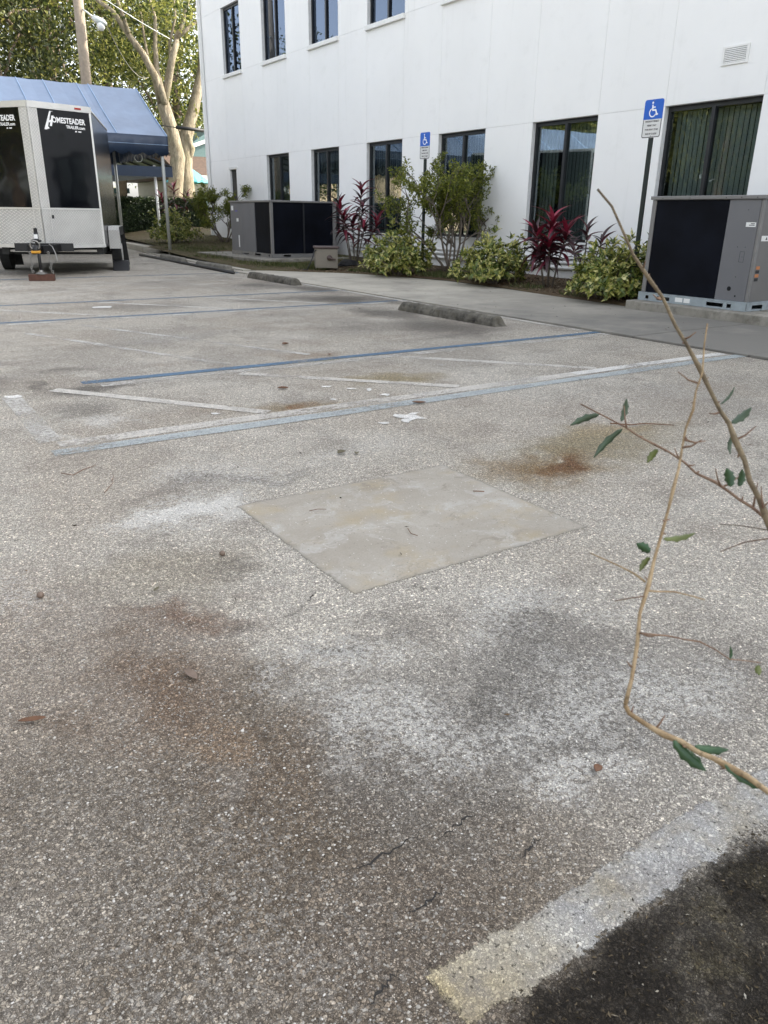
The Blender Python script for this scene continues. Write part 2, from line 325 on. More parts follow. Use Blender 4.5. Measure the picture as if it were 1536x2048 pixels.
def concrete(name, lo, hi, dark=(.10, .10, .095), kd=.6, sc=1.1, warm=None, algae=None):
    a = NT(name); p = a.pos()
    n = a.noise(sc, 5, .65, p); c = a.mix(a.rng(n, .3, .7), lo, hi)
    c = a.mix(a.rng(a.noise(sc*2.2, 5, .7, a.map(p, loc=(4, 1, 2))), .5, .72, 0, kd), c, dark)
    if warm: c = a.mix(a.rng(a.noise(sc*1.7, 4, .6, a.map(p, loc=(9, 5, 2))), .5, .7, 0, .6), c, warm)
    if algae:      # black algae film, thicker along the damp near end of the walk
        sy = a.n('ShaderNodeSeparateXYZ'); a.set(sy.inputs[0], a.pos('Object')); w = a.math('ADD', sy.outputs[1], a.math('MULTIPLY', a.math('SUBTRACT', a.noise(.9, 5, .7, p), .5), 9.))
        c = a.mix(a.rng(w, algae[0], algae[1], .86, .0), c, (.135, .13, .12))
    f = a.noise(120, 4, .7, p); c = a.mix(a.rng(f, .3, .7, 0, .35), c, (.75, .72, .68), 'MULTIPLY')
    sp = a.voro(160, p); c = a.mix(a.rng(sp.outputs['Distance'], .16, .08, 0, .45), c, (.12, .115, .11))
    return a.done(a.bsdf(c, .85, 0, .3, a.bump(a.math('ADD', f, a.noise(30, 4, .6, p)), .35, .003)))
def patch_mat():
    a = NT('patch'); p = a.pos(); w = a.vmath('ADD', p, a.vmath('MULTIPLY', a.vmath('SUBTRACT', a.noise(3, 4, .6, p, color=True), (.5, .5, .5)), (.5, .5, 0)))
    c = a.mix(a.rng(a.noise(2.4, 5, .65, p), .32, .68), (.285, .258, .215), (.36, .335, .29))
    c = a.mix(a.rng(a.noise(3.4, 4, .6, a.map(p, loc=(9, 5, 0))), .5, .68, 0, .6), c, (.35, .285, .175))
    c = a.mix(a.rng(a.noise(5, 5, .7, a.map(w, loc=(2, 7, 0))), .52, .64, 0, .7), c, (.42, .405, .375))
    c = a.mix(a.rng(a.noise(7, 6, .75, a.map(w, loc=(5, 1, 0), sc=(.5, 1.6, 1))), .55, .66, 0, .75), c, (.22, .195, .16))
    f = a.noise(130, 4, .75, p); c = a.mix(a.rng(f, .3, .7, 0, .5), c, (.66, .63, .59), 'MULTIPLY')
    sp = a.voro(85, p); sg = a.n('ShaderNodeSeparateColor'); a.set(sg.inputs[0], sp.outputs['Color'])
    c = a.mix(a.math('MULTIPLY', a.rng(sp.outputs['Distance'], .25, .15), a.rng(sg.outputs[0], .82, .86, 0, .8)), c, (.12, .11, .095))
    c = a.mix(a.math('MULTIPLY', a.rng(sp.outputs['Distance'], .3, .2), a.rng(sg.outputs[1], .88, .92, 0, .7)), c, (.55, .53, .49))
    sx = a.n('ShaderNodeSeparateXYZ'); a.set(sx.inputs[0], p)
    ex = a.math('SUBTRACT', .55, a.math('ABSOLUTE', a.math('SUBTRACT', sx.outputs[0], 1.706))); ey = a.math('SUBTRACT', .475, a.math('ABSOLUTE', a.math('SUBTRACT', sx.outputs[1], 2.375)))
    m = a.rng(a.math('ADD', a.math('MINIMUM', ex, ey), a.math('MULTIPLY', a.math('SUBTRACT', a.noise(24, 5, .8, a.voro(160, p).outputs['Position']), .5), .045)), -.002, .003)
    c = a.mix(a.rng(a.math('ADD', a.math('MINIMUM', ex, ey), a.math('MULTIPLY', a.noise(18, 5, .8, p), .05)), .018, .045, .75, 0), c, (.17, .155, .13))
    b = a.bsdf(c, .85, 0, .3, a.bump(a.math('ADD', f, a.noise(9, 5, .7, w)), .5, .004))
    x = a.n('ShaderNodeMixShader'); a.set(x.inputs[0], m); a.set(x.inputs[1], a.n('ShaderNodeBsdfTransparent').outputs[0]); a.set(x.inputs[2], b); return a.done(x.outputs[0])
M['patch'] = patch_mat()
M['walk'] = concrete('walk', (.38, .35, .295), (.50, .465, .395), (.16, .152, .135), .5, .55, None, (5.2, 11.5))
M['pad'] = concrete('pad', (.20, .185, .155), (.33, .31, .27), (.10, .09, .07), .7, 3.)
M['stop_dark'] = concrete('stop_dark', (.045, .041, .034), (.19, .175, .145), (.014, .0125, .0105), .95, 4.5, (.075, .066, .042))
M['stop_pale'] = concrete('stop_pale', (.13, .122, .105), (.25, .235, .20), (.045, .042, .036), .85, 3.)
def earth():
    a = NT('earth'); p = a.pos()
    n = a.noise(1.2, 5, .65, p); c = a.mix(a.rng(n, .35, .65), (.105, .072, .047), (.16, .125, .075))
    sx = a.n('ShaderNodeSeparateXYZ'); a.set(sx.inputs[0], p)
    g = a.math('MULTIPLY', a.rng(sx.outputs[1], 12.5, 16), a.rng(a.noise(2.3, 5, .7, p), .38, .62))
    c = a.mix(a.math('MULTIPLY', g, .65), c, (.105, .112, .048))
    c = a.mix(a.rng(a.noise(45, 4, .75, p), .35, .7), c, (.5, .48, .45), 'MULTIPLY')
    c = a.mix(a.rng(a.voro(70, p).outputs['Distance'], .16, .08, 0, .5), c, (.26, .22, .16))
    return a.done(a.bsdf(c, .95, 0, .2, a.bump(a.noise(40, 5, .75, p), .9, .03)))
M['earth'] = earth()
M['ground_far'] = simple('ground_far', (.10, .12, .05), .95, var=.3, nscale=.4, bump=.5, bscale=8)

# ------------------------------------------------------------------ ground
o = MB().prism([(-220,-160),(300,-160),(300,400),(-220,400)], -.30, -.055).build('ground', 'ground_far'); tag(o, kind='structure')
def lot_edge(y):
    P = [(-20, 6.6), (14.6, 6.6), (16, 6.93), (21.5, 7.14), (24.5, 7.4), (32, 8.6), (46, 8.6)]
    return np.interp(y, [q[0] for q in P], [q[1] for q in P])
gx_ = np.concatenate([np.linspace(-45, -2, 12), np.arange(-1.6, -.3, .1), np.arange(-.3, 2.6, .014), np.arange(2.6, 4.2, .025), np.arange(4.2, 6.4, .05), [6.5, 6.6]])
gy_ = np.concatenate([np.linspace(-20, -.5, 8), np.arange(-.4, .25, .06), np.arange(.25, 3.4, .014), np.arange(3.4, 7, .03), np.arange(7, 14, .07), np.arange(14, 25, .25), np.linspace(25.5, 46, 10)])
GX, GY = np.meshgrid(gx_, gy_); ed = lot_edge(GY); GX = np.where(GX > 4.2, 4.2+(GX-4.2)*(ed-4.2)/2.4, GX); ny, nx = GX.shape
q_ = (np.arange(ny-1)[:, None]*nx+np.arange(nx-1)[None, :]).ravel()
me = np_mesh('parking_lot', np.stack([GX.ravel(), GY.ravel(), np.zeros(GX.size)], 1), np.stack([q_, q_+1, q_+nx+1, q_+nx], 1), 'asphalt')
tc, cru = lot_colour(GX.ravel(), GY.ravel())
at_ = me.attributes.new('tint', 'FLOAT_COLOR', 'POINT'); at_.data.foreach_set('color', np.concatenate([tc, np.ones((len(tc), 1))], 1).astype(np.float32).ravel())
at_ = me.attributes.new('crust', 'FLOAT', 'POINT'); at_.data.foreach_set('value', cru.astype(np.float32))
lot = link('parking_lot', me); tag(lot, 'weathered grey asphalt parking lot with rust stains and faded stripes', kind='structure')

def line(x0, y0, x1, y1, w, mat, z, wob=.008, name='painted_line', seg=.35):
    d = Vector((x1-x0, y1-y0)); L = d.length; d /= L; nn = Vector((-d.y, d.x)); n = max(2, int(L/seg)); V = []; F = []
    for i in range(n+1):
        t = i/n; c = Vector((x0, y0))+d*L*t
        for s in (-1, 1):
            q = c+nn*(s*w/2+random.uniform(-wob, wob)); V.append((q.x, q.y, z))
    F = [(2*i, 2*i+2, 2*i+3, 2*i+1) for i in range(n)]
    return MB().add(V, F).build(name, mat, lot)
Z1, Z2, Z3 = .002, .0035, .005
line(.66, 4.035, 6.62, 4.035, .115, 'paint_pale', Z2)
line(.72, 4.19, 6.3, 4.185, .12, 'paint_ghost', Z1)
line(4.6, 4.19, 6.55, 4.185, .10, 'paint_white', Z2)
line(1.2, 5.74, 6.6, 5.72, .10, 'paint_blue', Z2)
line(1.3, 5.60, 6.6, 5.58, .12, 'paint_ghost_faint', Z1)
line(-2.5, 9.38, 6.65, 9.40, .085, 'paint_blue', Z2)
line(-2.5, 9.24, 6.6, 9.26, .12, 'paint_ghost_faint', Z1)
line(-2.5, 11.20, 6.62, 11.13, .085, 'paint_blue_old', Z2)
line(-2.5, 15.42, 6.9, 15.42, .11, 'paint_blue_old', Z2)
line(.70, 5.5, .70, 4.26, .12, 'paint_ghost_faint', Z2)
for q in ((.98,5.60,1.98,4.27),(2.32,5.50,3.50,4.27),(3.86,5.50,4.95,4.27)): line(*q, .10, 'paint_ghost', Z2 if q[0] < 3.5 else Z1)
for q in ((1.2,10.9,2.4,9.5),(2.68,11.05,3.95,9.5),(4.2,11.0,5.4,9.55)): line(*q, .10, 'paint_ghost', Z1)
line(1.3, 8.5, 2.4, 5.9, .08, 'paint_ghost_faint', Z1); line(1.9, 8.9, 3.2, 6.0, .07, 'paint_ghost_faint', Z1)
line(6.53, 5.9, 6.53, 12.6, .10, 'paint_ghost', Z3)
line(.555, .632, 2.6, .632, .20, 'old_stripe', .0012, 0)
M['crack'] = simple('crack', (.02, .018, .016), .95)
for x0, y0, L, an in ((.57,.935,.16,.05),(.76,.915,.10,.12),(.86,.79,.07,.25),(.60,.80,.09,.12),(1.0,1.93,.09,.7),(.45,.70,.08,.3)):
    n = 14; V = []
    for i in range(n+1):
        t_ = i/n; w = .0028*math.sin(PI*t_)*random.uniform(.3, 1.2)+.0003; yy = random.uniform(-.006, .006); V += [(x0+L*t_*math.cos(an), y0+L*t_*math.sin(an)+yy-w, .0008), (x0+L*t_*math.cos(an), y0+L*t_*math.sin(an)+yy+w, .0008)]
    MB().add(V, [(2*i, 2*i+2, 2*i+3, 2*i+1) for i in range(n)]).build('crack', 'crack', lot)
def scrap(x, y, sx, sy, n, rot=0.):
    poly = []
    for i in range(n):
        a = 2*PI*i/n; k = random.uniform(.35, 1)
        px, py = math.cos(a)*sx*k, math.sin(a)*sy*k; poly.append((x+px*math.cos(rot)-py*math.sin(rot), y+px*math.sin(rot)+py*math.cos(rot), Z3))
    MB().add([(x, y, Z3)]+poly, [(0, i+1, (i+1) % n+1) for i in range(n)]).build('paint_flake', 'paint_scrap', lot)
for q in ((2.67,3.715,.13,.09,11),(2.60,3.66,.07,.05,9),(2.74,3.78,.06,.03,7),(2.45,3.676,.07,.03,9),(2.89,4.312,.06,.05,8),(2.66,4.74,.05,.05,8),(2.78,4.60,.07,.03,8),(2.87,4.5,.06,.03,7),(2.495,4.366,.03,.03,7),(2.556,10.41,.25,.12,10),(.72,5.5,.09,.06,9),(1.67,4.40,.03,.05,7),(3.9,5.0,.03,.02,6)): scrap(*q, rot=random.uniform(0, 3))

pt = MB().add([(1.12,2.93,.0012),(1.12,1.83,.0012),(2.30,1.83,.0012),(2.30,2.89,.0012)], [(0,1,2,3)]).build('concrete_patch', 'patch', lot)
tag(pt, 'pale square concrete patch let into the asphalt')

# sidewalk slabs
def walk_back(y):
    P = [(-6, 8.72), (5.0, 8.74), (6.9, 8.74), (7.4, 8.86), (8.4, 8.92), (10, 9.12), (11.8, 9.2), (13, 8.95), (14.2, 8.5), (15.0, 7.75), (15.9, 7.0), (16.5, 6.98)]
    for (a, b), (c, d) in zip(P, P[1:]):
        if a <= y <= c: return b+(d-b)*(y-a)/(c-a)
    return P[-1][1]
walk = MB().prism([(6.63,-6.2),(8.69,-6.2),(8.69,7.2),(8.9,8),(9.05,10.5),(9.1,11.8),(8.8,13.1),(8.35,14.2),(7.5,15.1),(6.9,15.6),(6.63,15.2)], -.05, .006).build('sidewalk', 'walk'); tag(walk, 'concrete sidewalk of cast slabs between the lot and the planting bed', kind='structure')
ys = [3.95+1.30*k for k in range(-8, 10)]
for y0, y1 in zip(ys, ys[1:]):
    g = .005; m = [y0+g+(y1-y0-2*g)*t for t in (0, .33, .67, 1)]
    if y1 > 15.7: continue
    poly = [(6.605, m[0])]+[(walk_back(q), q) for q in m]+[(6.605, m[3])]
    MB().prism(poly, .0, .022+random.uniform(-.002, .003)).build('slab', 'walk', walk, bevel=.004)
# narrow kerb strip behind the far stops, and the path to the canopy
ks = MB().prism([(6.94,15.95),(7.25,15.95),(7.46,21.5),(7.8,24.3),(8.0,24.5),(7.42,24.5),(7.15,21.5)], -.04, .02).build('kerb_strip', 'walk'); tag(ks, kind='structure')
pa = MB().prism([(7.43,24.55),(8.0,24.55),(8.4,24.2),(9.4,25.0),(11,29.2),(11,31),(8.2,31)], .0, .16).build('path', 'walk'); tag(pa, kind='structure')

# planting bed / lawn as one uneven sheet
def bed_z(x, y):
    t = min(1, max(0, (x-8.6)/2.0)); z = .035+.10*t
    if y > 15: z += .012*(y-15)+.012*max(0, y-20)+.02*max(0, y-24)*t
    if y < 7.6: z = min(z, .06)
    return z
def noise2(x, y): return math.sin(x*3.1+1.3*math.sin(y*2.3))*math.cos(y*2.7+math.sin(x*1.9))*.5+.35*math.sin(x*9+y*7)*math.cos(y*11-x*3)
V = []; F = []; NX, NY = 40, 170
for j in range(NY+1):
    y = 6.6+(33-6.6)*j/NY
    xa = walk_back(y)-.02 if y < 15.6 else (7.1+.042*(y-15.6) if y < 24.3 else 7.9+.05*(y-24.3))
    xb = 10.86 if y < 27 else 20
    for i in range(NX+1):
        t = i/NX; x = xa+(xb-xa)*t
        z = bed_z(x, y)+.018*noise2(x, y)*min(1, t*5)-(.03 if i == 0 else 0); V.append((x, y, z))
for j in range(NY):
    for i in range(NX):
        q = j*(NX+1)+i; F.append((q, q+1, q+NX+2, q+NX+1))
bed = link('planting_bed', np_mesh('planting_bed', V, F, 'earth', True)); tag(bed, kind='structure')

# ------------------------------------------------------------------ building
def stucco():
    a = NT('stucco'); p = a.pos()
    c = a.mix(a.rng(a.noise(.5, 5, .6, p), .3, .7), (.84, .84, .83), (.89, .89, .88))
    c = a.mix(a.rng(a.noise(2.6, 5, .7, p), .55, .75, 0, .35), c, (.74, .74, .72))
    sx = a.n('ShaderNodeSeparateXYZ'); a.set(sx.inputs[0], p)
    c = a.mix(a.math('MULTIPLY', a.rng(sx.outputs[2], .75, .1), a.rng(a.noise(5, 5, .7, p), .35, .65, .1, .55)), c, (.50, .48, .43))
    c = a.mix(a.rng(a.noise(1.2, 5, .7, a.map(p, sc=(1, 4, .25))), .58, .75, 0, .22), c, (.62, .62, .60))
    n = a.noise(45, 4, .6, p)
    return a.done(a.bsdf(c, .85, 0, .3, a.bump(n, .22, .004)))
M['stucco'] = stucco()
M['trim_white'] = simple('trim_white', (.78, .78, .76), .5, var=.04)
M['win_frame'] = simple('win_frame', (.028, .03, .034), .38, .4, var=.15)
M['blind'] = simple('blind', (.205, .235, .225), .75, var=.1, nscale=30)
M['interior'] = simple('interior', (.025, .03, .03), .9)
def glass(name, tint, ior=1.5, refl=1., gc=(.93, .96, 1)):
    a = NT(name); p = a.pos()
    nr = a.bump(a.noise(1.3, 2, .5, p), .004, .05)
    fr = a.n('ShaderNodeFresnel'); fr.inputs[0].default_value = ior
    g = a.n('ShaderNodeBsdfGlossy'); g.inputs['Color'].default_value = (*gc, 1); g.inputs['Roughness'].default_value = .0; a.set(g.inputs['Normal'], nr)
    t = a.n('ShaderNodeBsdfTransparent'); t.inputs[0].default_value = tuple(tint)+(1,)
    x = a.n('ShaderNodeMixShader'); a.set(x.inputs[0], a.math('MULTIPLY', fr.outputs[0], refl, clamp=True)); a.set(x.inputs[1], t.outputs[0]); a.set(x.inputs[2], g.outputs[0])
    return a.done(x.outputs[0])
M['glass'] = glass('glass', (.80, .84, .835), 1.5, .65)
M['glass_up'] = glass('glass_up', (.35, .38, .42), 2.2, 1.0, (.50, .62, .84))  # blue of the mirrored sky is put into the gloss tint
M['dark_joint'] = simple('dark_joint', (.66, .66, .65), .9)
WX = 10.7
bld = empty('office_building', (WX, 8, 0), 'two storey white stucco office building with dark framed windows', 'building')
low = [(8.47, 6.88), (11.33, 9.79), (14.13, 12.63), (16.95, 15.46), (19.72, 18.25), (22.47, 21.02)]
up = [(8.47, 6.88), (11.33, 9.79), (14.13, 12.63), (16.95, 15.46), (19.72, 18.25), (22.47, 21.02), (25.28, 23.95)]
ZB, ZT, UB, UT, TOP = .745, 2.75, 5.13, 6.92, 9.2
edges = sorted(set([-12., 27.05]+[e for w in up for e in w]))
extra = [-9.2, -6.4, -3.6, -.8, 2.0, 4.3]; edges = sorted(edges+extra)
g = .003
def panel(y0, y1, z0, z1): MB().box(WX, WX+.16, y0+g, y1-g, z0+g, z1-g).build('wall_panel', 'stucco', bld)
core = MB()
for y0, y1 in zip(edges, edges[1:]):
    lw = any(abs(w[1]-y0) < .01 and abs(w[0]-y1) < .01 for w in low); uw = any(abs(w[1]-y0) < .01 and abs(w[0]-y1) < .01 for w in up)
    door = abs(y0-23.95) < .01
    if lw: panel(y0, y1, -.05, ZB)
    elif door:
        panel(y0, 24.72, -.05, ZT); panel(25.22, y1, -.05, ZT); panel(24.72, 25.22, 2.45, ZT)
    else: panel(y0, y1, -.05, ZT)
    panel(y0, y1, ZT, UB)
    if not uw: panel(y0, y1, UB, UT)
    panel(y0, y1, UT, TOP)
for y in edges[1:-1]:
    for z0, z1 in ((-.05, ZT), (ZT, UB), (UB, UT), (UT, TOP)):
        core.box(WX+.006, WX+.15, y-.0028, y+.0028, z0, z1)
for y0, y1 in zip(edges, edges[1:]):
    for z in (ZT, UB, UT): core.box(WX+.006, WX+.15, y0+.004, y1-.004, z-.0028, z+.0028)
core.build('joint_filler', 'dark_joint', bld)
for y in (-12.0, 27.05-.16): MB().box(WX+.162, WX+16, y, y+.16, -.05, TOP-.02).build('end_wall', 'stucco', bld)
MB().box(WX+16, WX+16.16, -12, 27.05, -.05, TOP-.02).build('rear_wall', 'stucco', bld)
MB().box(WX-.25, WX+16.4, -12.2, 27.3, TOP+.01, TOP+.25).build('roof', 'trim_white', bld)
MB().box(WX+.1625, WX+15.9, -11.8, 26.85, 3.9, 4.1).build('floor_slab', 'interior', bld)
slat_me = None
def window(y1, y0, z0, z1, blinds, gl):
    xo = WX+.085; fw = .05
    fr = MB().box(xo, xo+.07, y0+.002, y0+fw, z0+.002, z1-.002).box(xo, xo+.07, y1-fw, y1-.002, z0+.002, z1-.002).box(xo+.001, xo+.069, y0+fw, y1-fw, z0+.002, z0+fw).box(xo+.001, xo+.069, y0+fw, y1-fw, z1-fw-.02, z1-.002)
    w = fr.build('window', 'win_frame', bld)
    ym = (y0+y1)/2
    MB().box(xo-.012, xo+.068, ym-.028, ym+.028, z0+fw, z1-fw-.02).build('mullion', 'win_frame', w)
    for a, b in ((y0+fw, ym-.028), (ym+.028, y1-fw)):
        MB().box(xo+.03, xo+.036, a, b, z0+fw, z1-fw-.02).build('pane', gl, w)
    MB().add([(xo+.9,y0-.1,z0-.1),(xo+.9,y1+.1,z0-.1),(xo+.9,y1+.1,z1+.1),(xo+.9,y0-.1,z1+.1),(WX+.162,y0-.1,z0-.1),(WX+.162,y1+.1,z0-.1),(WX+.162,y1+.1,z1+.1),(WX+.162,y0-.1,z1+.1)],
             [(0,1,2,3),(4,5,1,0),(7,3,2,6),(4,0,3,7),(5,6,2,1)]).build('room_niche', 'interior', w)
    if blinds:
        n = 17; st = (y1-y0-.1)/n
        me = bpy.data.meshes.new('blind_slat'); hh = z1-z0-.12; a = R(random.uniform(9, 15)); dx, dy = math.sin(a)*.043, math.cos(a)*.043
        me.from_pydata([(-dx,-dy,0),(0.006,0,0),(dx,dy,0),(-dx,-dy,hh),(.006,0,hh),(dx,dy,hh)], [], [(0,1,4,3),(1,2,5,4)]); me.materials.append(M['blind'])
        b = base_of(w)
        for i in range(n):
            if abs(i-n*.62) < .6 and blinds == 2: continue
            link('blind_slat', me, w, (xo+.17-b.x, y0+.05+st*(i+.5)-b.y, z0+.05-b.z), (0, 0, random.uniform(-.08, .08)))
    return w
for i, (a, b) in enumerate(low):
    w = window(a, b, ZB, ZT, 2 if i == 1 else 1, 'glass')
    MB().box(WX-.03, WX+.083, b+.01, a-.01, ZB-.03, ZB+.003).build('sill', 'trim_white', w)
for a, b in up:
    w = window(a, b, UB, UT, 0, 'glass_up')
    MB().box(WX-.06, WX+.083, b-.03, a+.03, UB-.09, UB+.004).build('sill', 'trim_white', w, bevel=.006)
dr = MB().box(WX+.06, WX+.10, 24.725, 25.215, .2, 2.445).build('side_door', 'win_frame', bld)
MB().box(WX-.02, WX-.001, 24.62, 25.32, 2.46, 2.53).build('door_header', 'trim_white', bld)
# louvre vent
vt = MB().box(WX-.018, WX-.0005, 7.20, 7.235, 3.17, 3.40).box(WX-.018, WX-.0005, 7.575, 7.61, 3.17, 3.40).box(WX-.018, WX-.0005, 7.235, 7.575, 3.375, 3.40).box(WX-.018, WX-.0005, 7.235, 7.575, 3.17, 3.195).build('vent', 'trim_white', bld)
MB().box(WX-.003, WX-.0008, 7.235, 7.575, 3.195, 3.375).build('vent_back', 'interior', vt)
for i in range(8):
    z = 3.199+i*.0222
    MB().extrude([(WX-.020, 7.236, z), (WX-.016, 7.236, z-.003), (WX-.004, 7.236, z+.014), (WX-.008, 7.236, z+.017)], (0, .338, 0)).build('slat', 'trim_white', vt)
# corner gutter, downspout, eave
MB().box(WX-.11, WX-.012, 26.85, 26.96, .35, TOP-.35).build('downspout', 'trim_white', bld, bevel=.01)
MB().tube([(WX-.06, 26.905, TOP-.3), (WX-.22, 26.905, TOP-.08), (WX-.33, 26.905, TOP+.06)], .05, 8).build('downspout_elbow', 'trim_white', bld)
MB().box(WX-.40, WX-.255, -12, 27.3, TOP+.05, TOP+.2).build('gutter', 'trim_white', bld)
# conduits along the foot of the wall
for z, rr in ((.40, .028), (.48, .022), (.31, .035)):
    MB().cyl((WX-.05, 9.0, z), (WX-.05, 17.6, z+.02), rr, 10).build('conduit', 'trim_white', bld, smooth=True)
for y in (9.9, 11.5, 13.2, 14.8, 16.5): MB().box(WX-.09, WX-.001, y, y+.04, .25, .53).build('pipe_strap', 'trim_white', bld)

# ------------------------------------------------------------------ wheel stops
def wheel_stop(x, y0, y1, label, mat, ang=0., z=0., h=.112):
    L = y1-y0; prof = [(-.095,0),(-.088,.045),(-.068,.095),(-.045,.119),(0,.125),(.045,.119),(.068,.095),(.088,.045),(.095,0)]; n = 34; V = []; F = []
    k = len(prof)
    for j in range(n+1):
        t = j/n; y = L*(t-.5); e = min(t, 1-t)*L; s = 1-.55*max(0, 1-e/.05)**2
        for i, (px, pz) in enumerate(prof):
            w = .006*(noise2(px*20+x*3, y*5+y0)+.8*random.uniform(-1, 1))
            yy = y+(math.copysign(.035, -y)*(pz/.125) if e < 1e-6 else 0)
            V.append((px*(1-.12*max(0, 1-e/.05))+w, yy+(random.uniform(-.008, .008) if e < .01 else 0), max(0, pz*(h/.125)+(w if pz > 0 else 0)-.02*max(0, 1-e/.07)*(pz/.125))))
    F = [(j*k+i, (j+1)*k+i, (j+1)*k+i+1, j*k+i+1) for j in range(n) for i in range(k-1)]
    F += [tuple(range(k)), tuple(reversed([n*k+i for i in range(k)]))]
    m = MB().add(V, F); o = m.build('wheel_stop', mat, None, smooth=False); o.location = (x, (y0+y1)/2, z); o.rotation_euler = (0, 0, ang)
    tag(o, label, 'wheel stop', 'concrete wheel stops at the heads of the bays'); return o
wheel_stop(5.93, 6.58, 8.44, 'blackened concrete wheel stop nearest the camera, beside the bright blue stripe', 'stop_dark', .03)
wheel_stop(6.33, 12.25, 14.2, 'mossy grey wheel stop in front of the hose reel box', 'stop_dark', .0)
wheel_stop(6.66, 15.95, 17.9, 'pale wheel stop at the near end of the black pipe', 'stop_pale', -.01)
wheel_stop(6.86, 19.2, 21.2, 'pale wheel stop farthest from the camera, near the canopy post', 'stop_pale', -.05)
wheel_stop(5.62, 1.55, 3.11, 'dark wheel stop end cut off by the right edge of the photo', 'stop_dark', .0)
M['black_pipe'] = simple('black_pipe', (.035, .033, .032), .6)
o = MB().tube([(6.74,22.6,.03),(6.60,19.5,.03),(6.46,17,.03),(6.36,15.1,.03)], .032, 8).build('pipe', 'black_pipe', None, True, origin=(6.6, 19, 0)); tag(o, 'long black pipe lying on the lot along the far wheel stops', 'pipe')

# ------------------------------------------------------------------ air conditioners
M['ac_grey'] = simple('ac_grey', (.145, .145, .152), .55, .0, var=.06, nscale=3)
M['ac_trim'] = simple('ac_trim', (.20, .195, .19), .45, .2, var=.08)
M['ac_taupe'] = simple('ac_taupe', (.155, .15, .145), .5, .1, var=.06, nscale=3)
M['galv'] = simple('galv', (.36, .41, .44), .5, .45, var=.2, nscale=9)
M['hole'] = simple('hole', (.004, .004, .005), .9)
M['sticker'] = simple('sticker', (.75, .75, .73), .5, var=.05)
M['ink'] = simple('ink', (.02, .02, .022), .6)
M['orange_label'] = simple('orange_label', (.45, .17, .06), .5)
M['logo_blue'] = simple('logo_blue', (.09, .08, .28), .5)
def coil():
    a = NT('coil'); p = a.pos('Object'); sx = a.n('ShaderNodeSeparateXYZ'); a.set(sx.inputs[0], p)
    fins = a.math('SINE', a.math('MULTIPLY', sx.outputs[2], 900.)); 
    c = a.mix(a.rng(a.noise(2.2, 3, .5, p), .35, .7), (.002, .0026, .005), (.005, .0065, .012))
    c = a.mix(a.rng(a.voro(3.1, p).outputs['Distance'], .035, .02, 0, .5), c, (.09, .09, .09))
    return a.done(a.bsdf(c, .5, 0, .08, a.bump(fins, .3, .002)))
M['coil'] = coil()
def rail(m, p0, p1, z0, z1, slots, th, inward):
    """sheet-steel rail from p0 to p1 with real slots; slots = (s0, s1) along its length"""
    p0 = Vector((*p0, 0)); p1 = Vector((*p1, 0)); d = (p1-p0); L = d.length; d /= L; n = Vector((*inward, 0))*th
    def piece(a, b, za, zb):
        q = [p0+d*a, p0+d*b, p0+d*b+n, p0+d*a+n]; m.prism([(v.x, v.y) for v in q], za, zb)
    zs0, zs1 = z0+.022, z1-.022
    piece(0, L, z0, zs0); piece(0, L, zs1, z1); x = 0
    for a, b in slots: piece(x, a, zs0, zs1); x = b
    piece(x, L, zs0, zs1)
PX, PY0, PY1, PZ = 8.80, 5.42, 6.97, .135
pad = MB().box(8.60, 10.55, 2.6, 7.04, -.02, .132).build('equipment_pad', 'pad', None, bevel=.012, origin=(9.5, 5, 0)); tag(pad, 'mossy concrete pad under the near air conditioner', 'concrete pad')
ac = empty('air_conditioner', (PX, PY1, PZ), 'tall grey air conditioner with black coil face at the right edge', 'air conditioner')
XR = 10.25
m = MB(); rail(m, (PX-.02, PY1+.02), (PX-.02, PY0-.02), PZ, PZ+.09, [(.12,.17),(.30,.50),(1.05,1.28),(1.33,1.39)], .004, (1, 0))
rail(m, (PX-.02, PY0-.02), (XR, PY0-.02), PZ, PZ+.09, [(.12,.34),(.9,1.12)], .004, (0, 1)); m.box(PX+.02, XR, PY0+.02, PY1, PZ+.001, PZ+.012)
m.box(PX-.022, XR+.01, PY0-.022, PY1+.022, PZ+.091, PZ+.105)
m.build('base_rail', 'galv', ac)
ZB0, ZB1 = PZ+.106, 1.385
MB().box(PX+.03, XR-.03, PY0+.02, PY1-.03, ZB0, ZB1).build('cabinet', 'ac_grey', ac)
co = MB().box(PX+.008, PX+.0295, 5.86, 6.90, ZB0+.004, ZB1-.006).build('coil_face', 'coil', ac)
MB().box(PX, PX+.0295, 6.905, PY1-.005, ZB0, ZB1).build('corner_post', 'ac_trim', ac, bevel=.004)
MB().box(PX+.002, PX+.0295, 5.455, 5.855, ZB0, ZB1).build('front_panel', 'ac_grey', ac, bevel=.003)
MB().box(PX, PX+.045, PY0-.002, 5.45, ZB0, ZB1).build('corner_post', 'ac_trim', ac, bevel=.004)
MB().box(PX+.048, XR-.05, PY0, PY0+.019, ZB0, ZB1).build('side_panel', 'ac_taupe', ac, bevel=.003)
MB().box(PX-.02, XR+.01, PY0-.02, PY1+.02, ZB1+.002, ZB1+.045).build('top_cover', 'ac_trim', ac, bevel=.006)
for y, z, rr in ((5.68, .38, .027), (5.585, .30, .011), (5.60, 1.27, .005), (5.66, .86, .005), (5.56, .86, .004), (5.62, .52, .005), (5.58, .75, .004)):
    MB().cyl((PX+.0005, y, z), (PX+.0018, y, z), rr, 14).build('knockout', 'hole', ac)
lb = MB().box(PX, PX+.0017, 5.475, 5.60, 1.085, 1.135).build('label_plate', 'sticker', ac)
for k in range(2): MB().box(PX-.0008, PX-.0002, 5.49, 5.56-.02*k, 1.10+k*.016, 1.108+k*.016).build('print_line', 'ink', lb)
hq = MB()
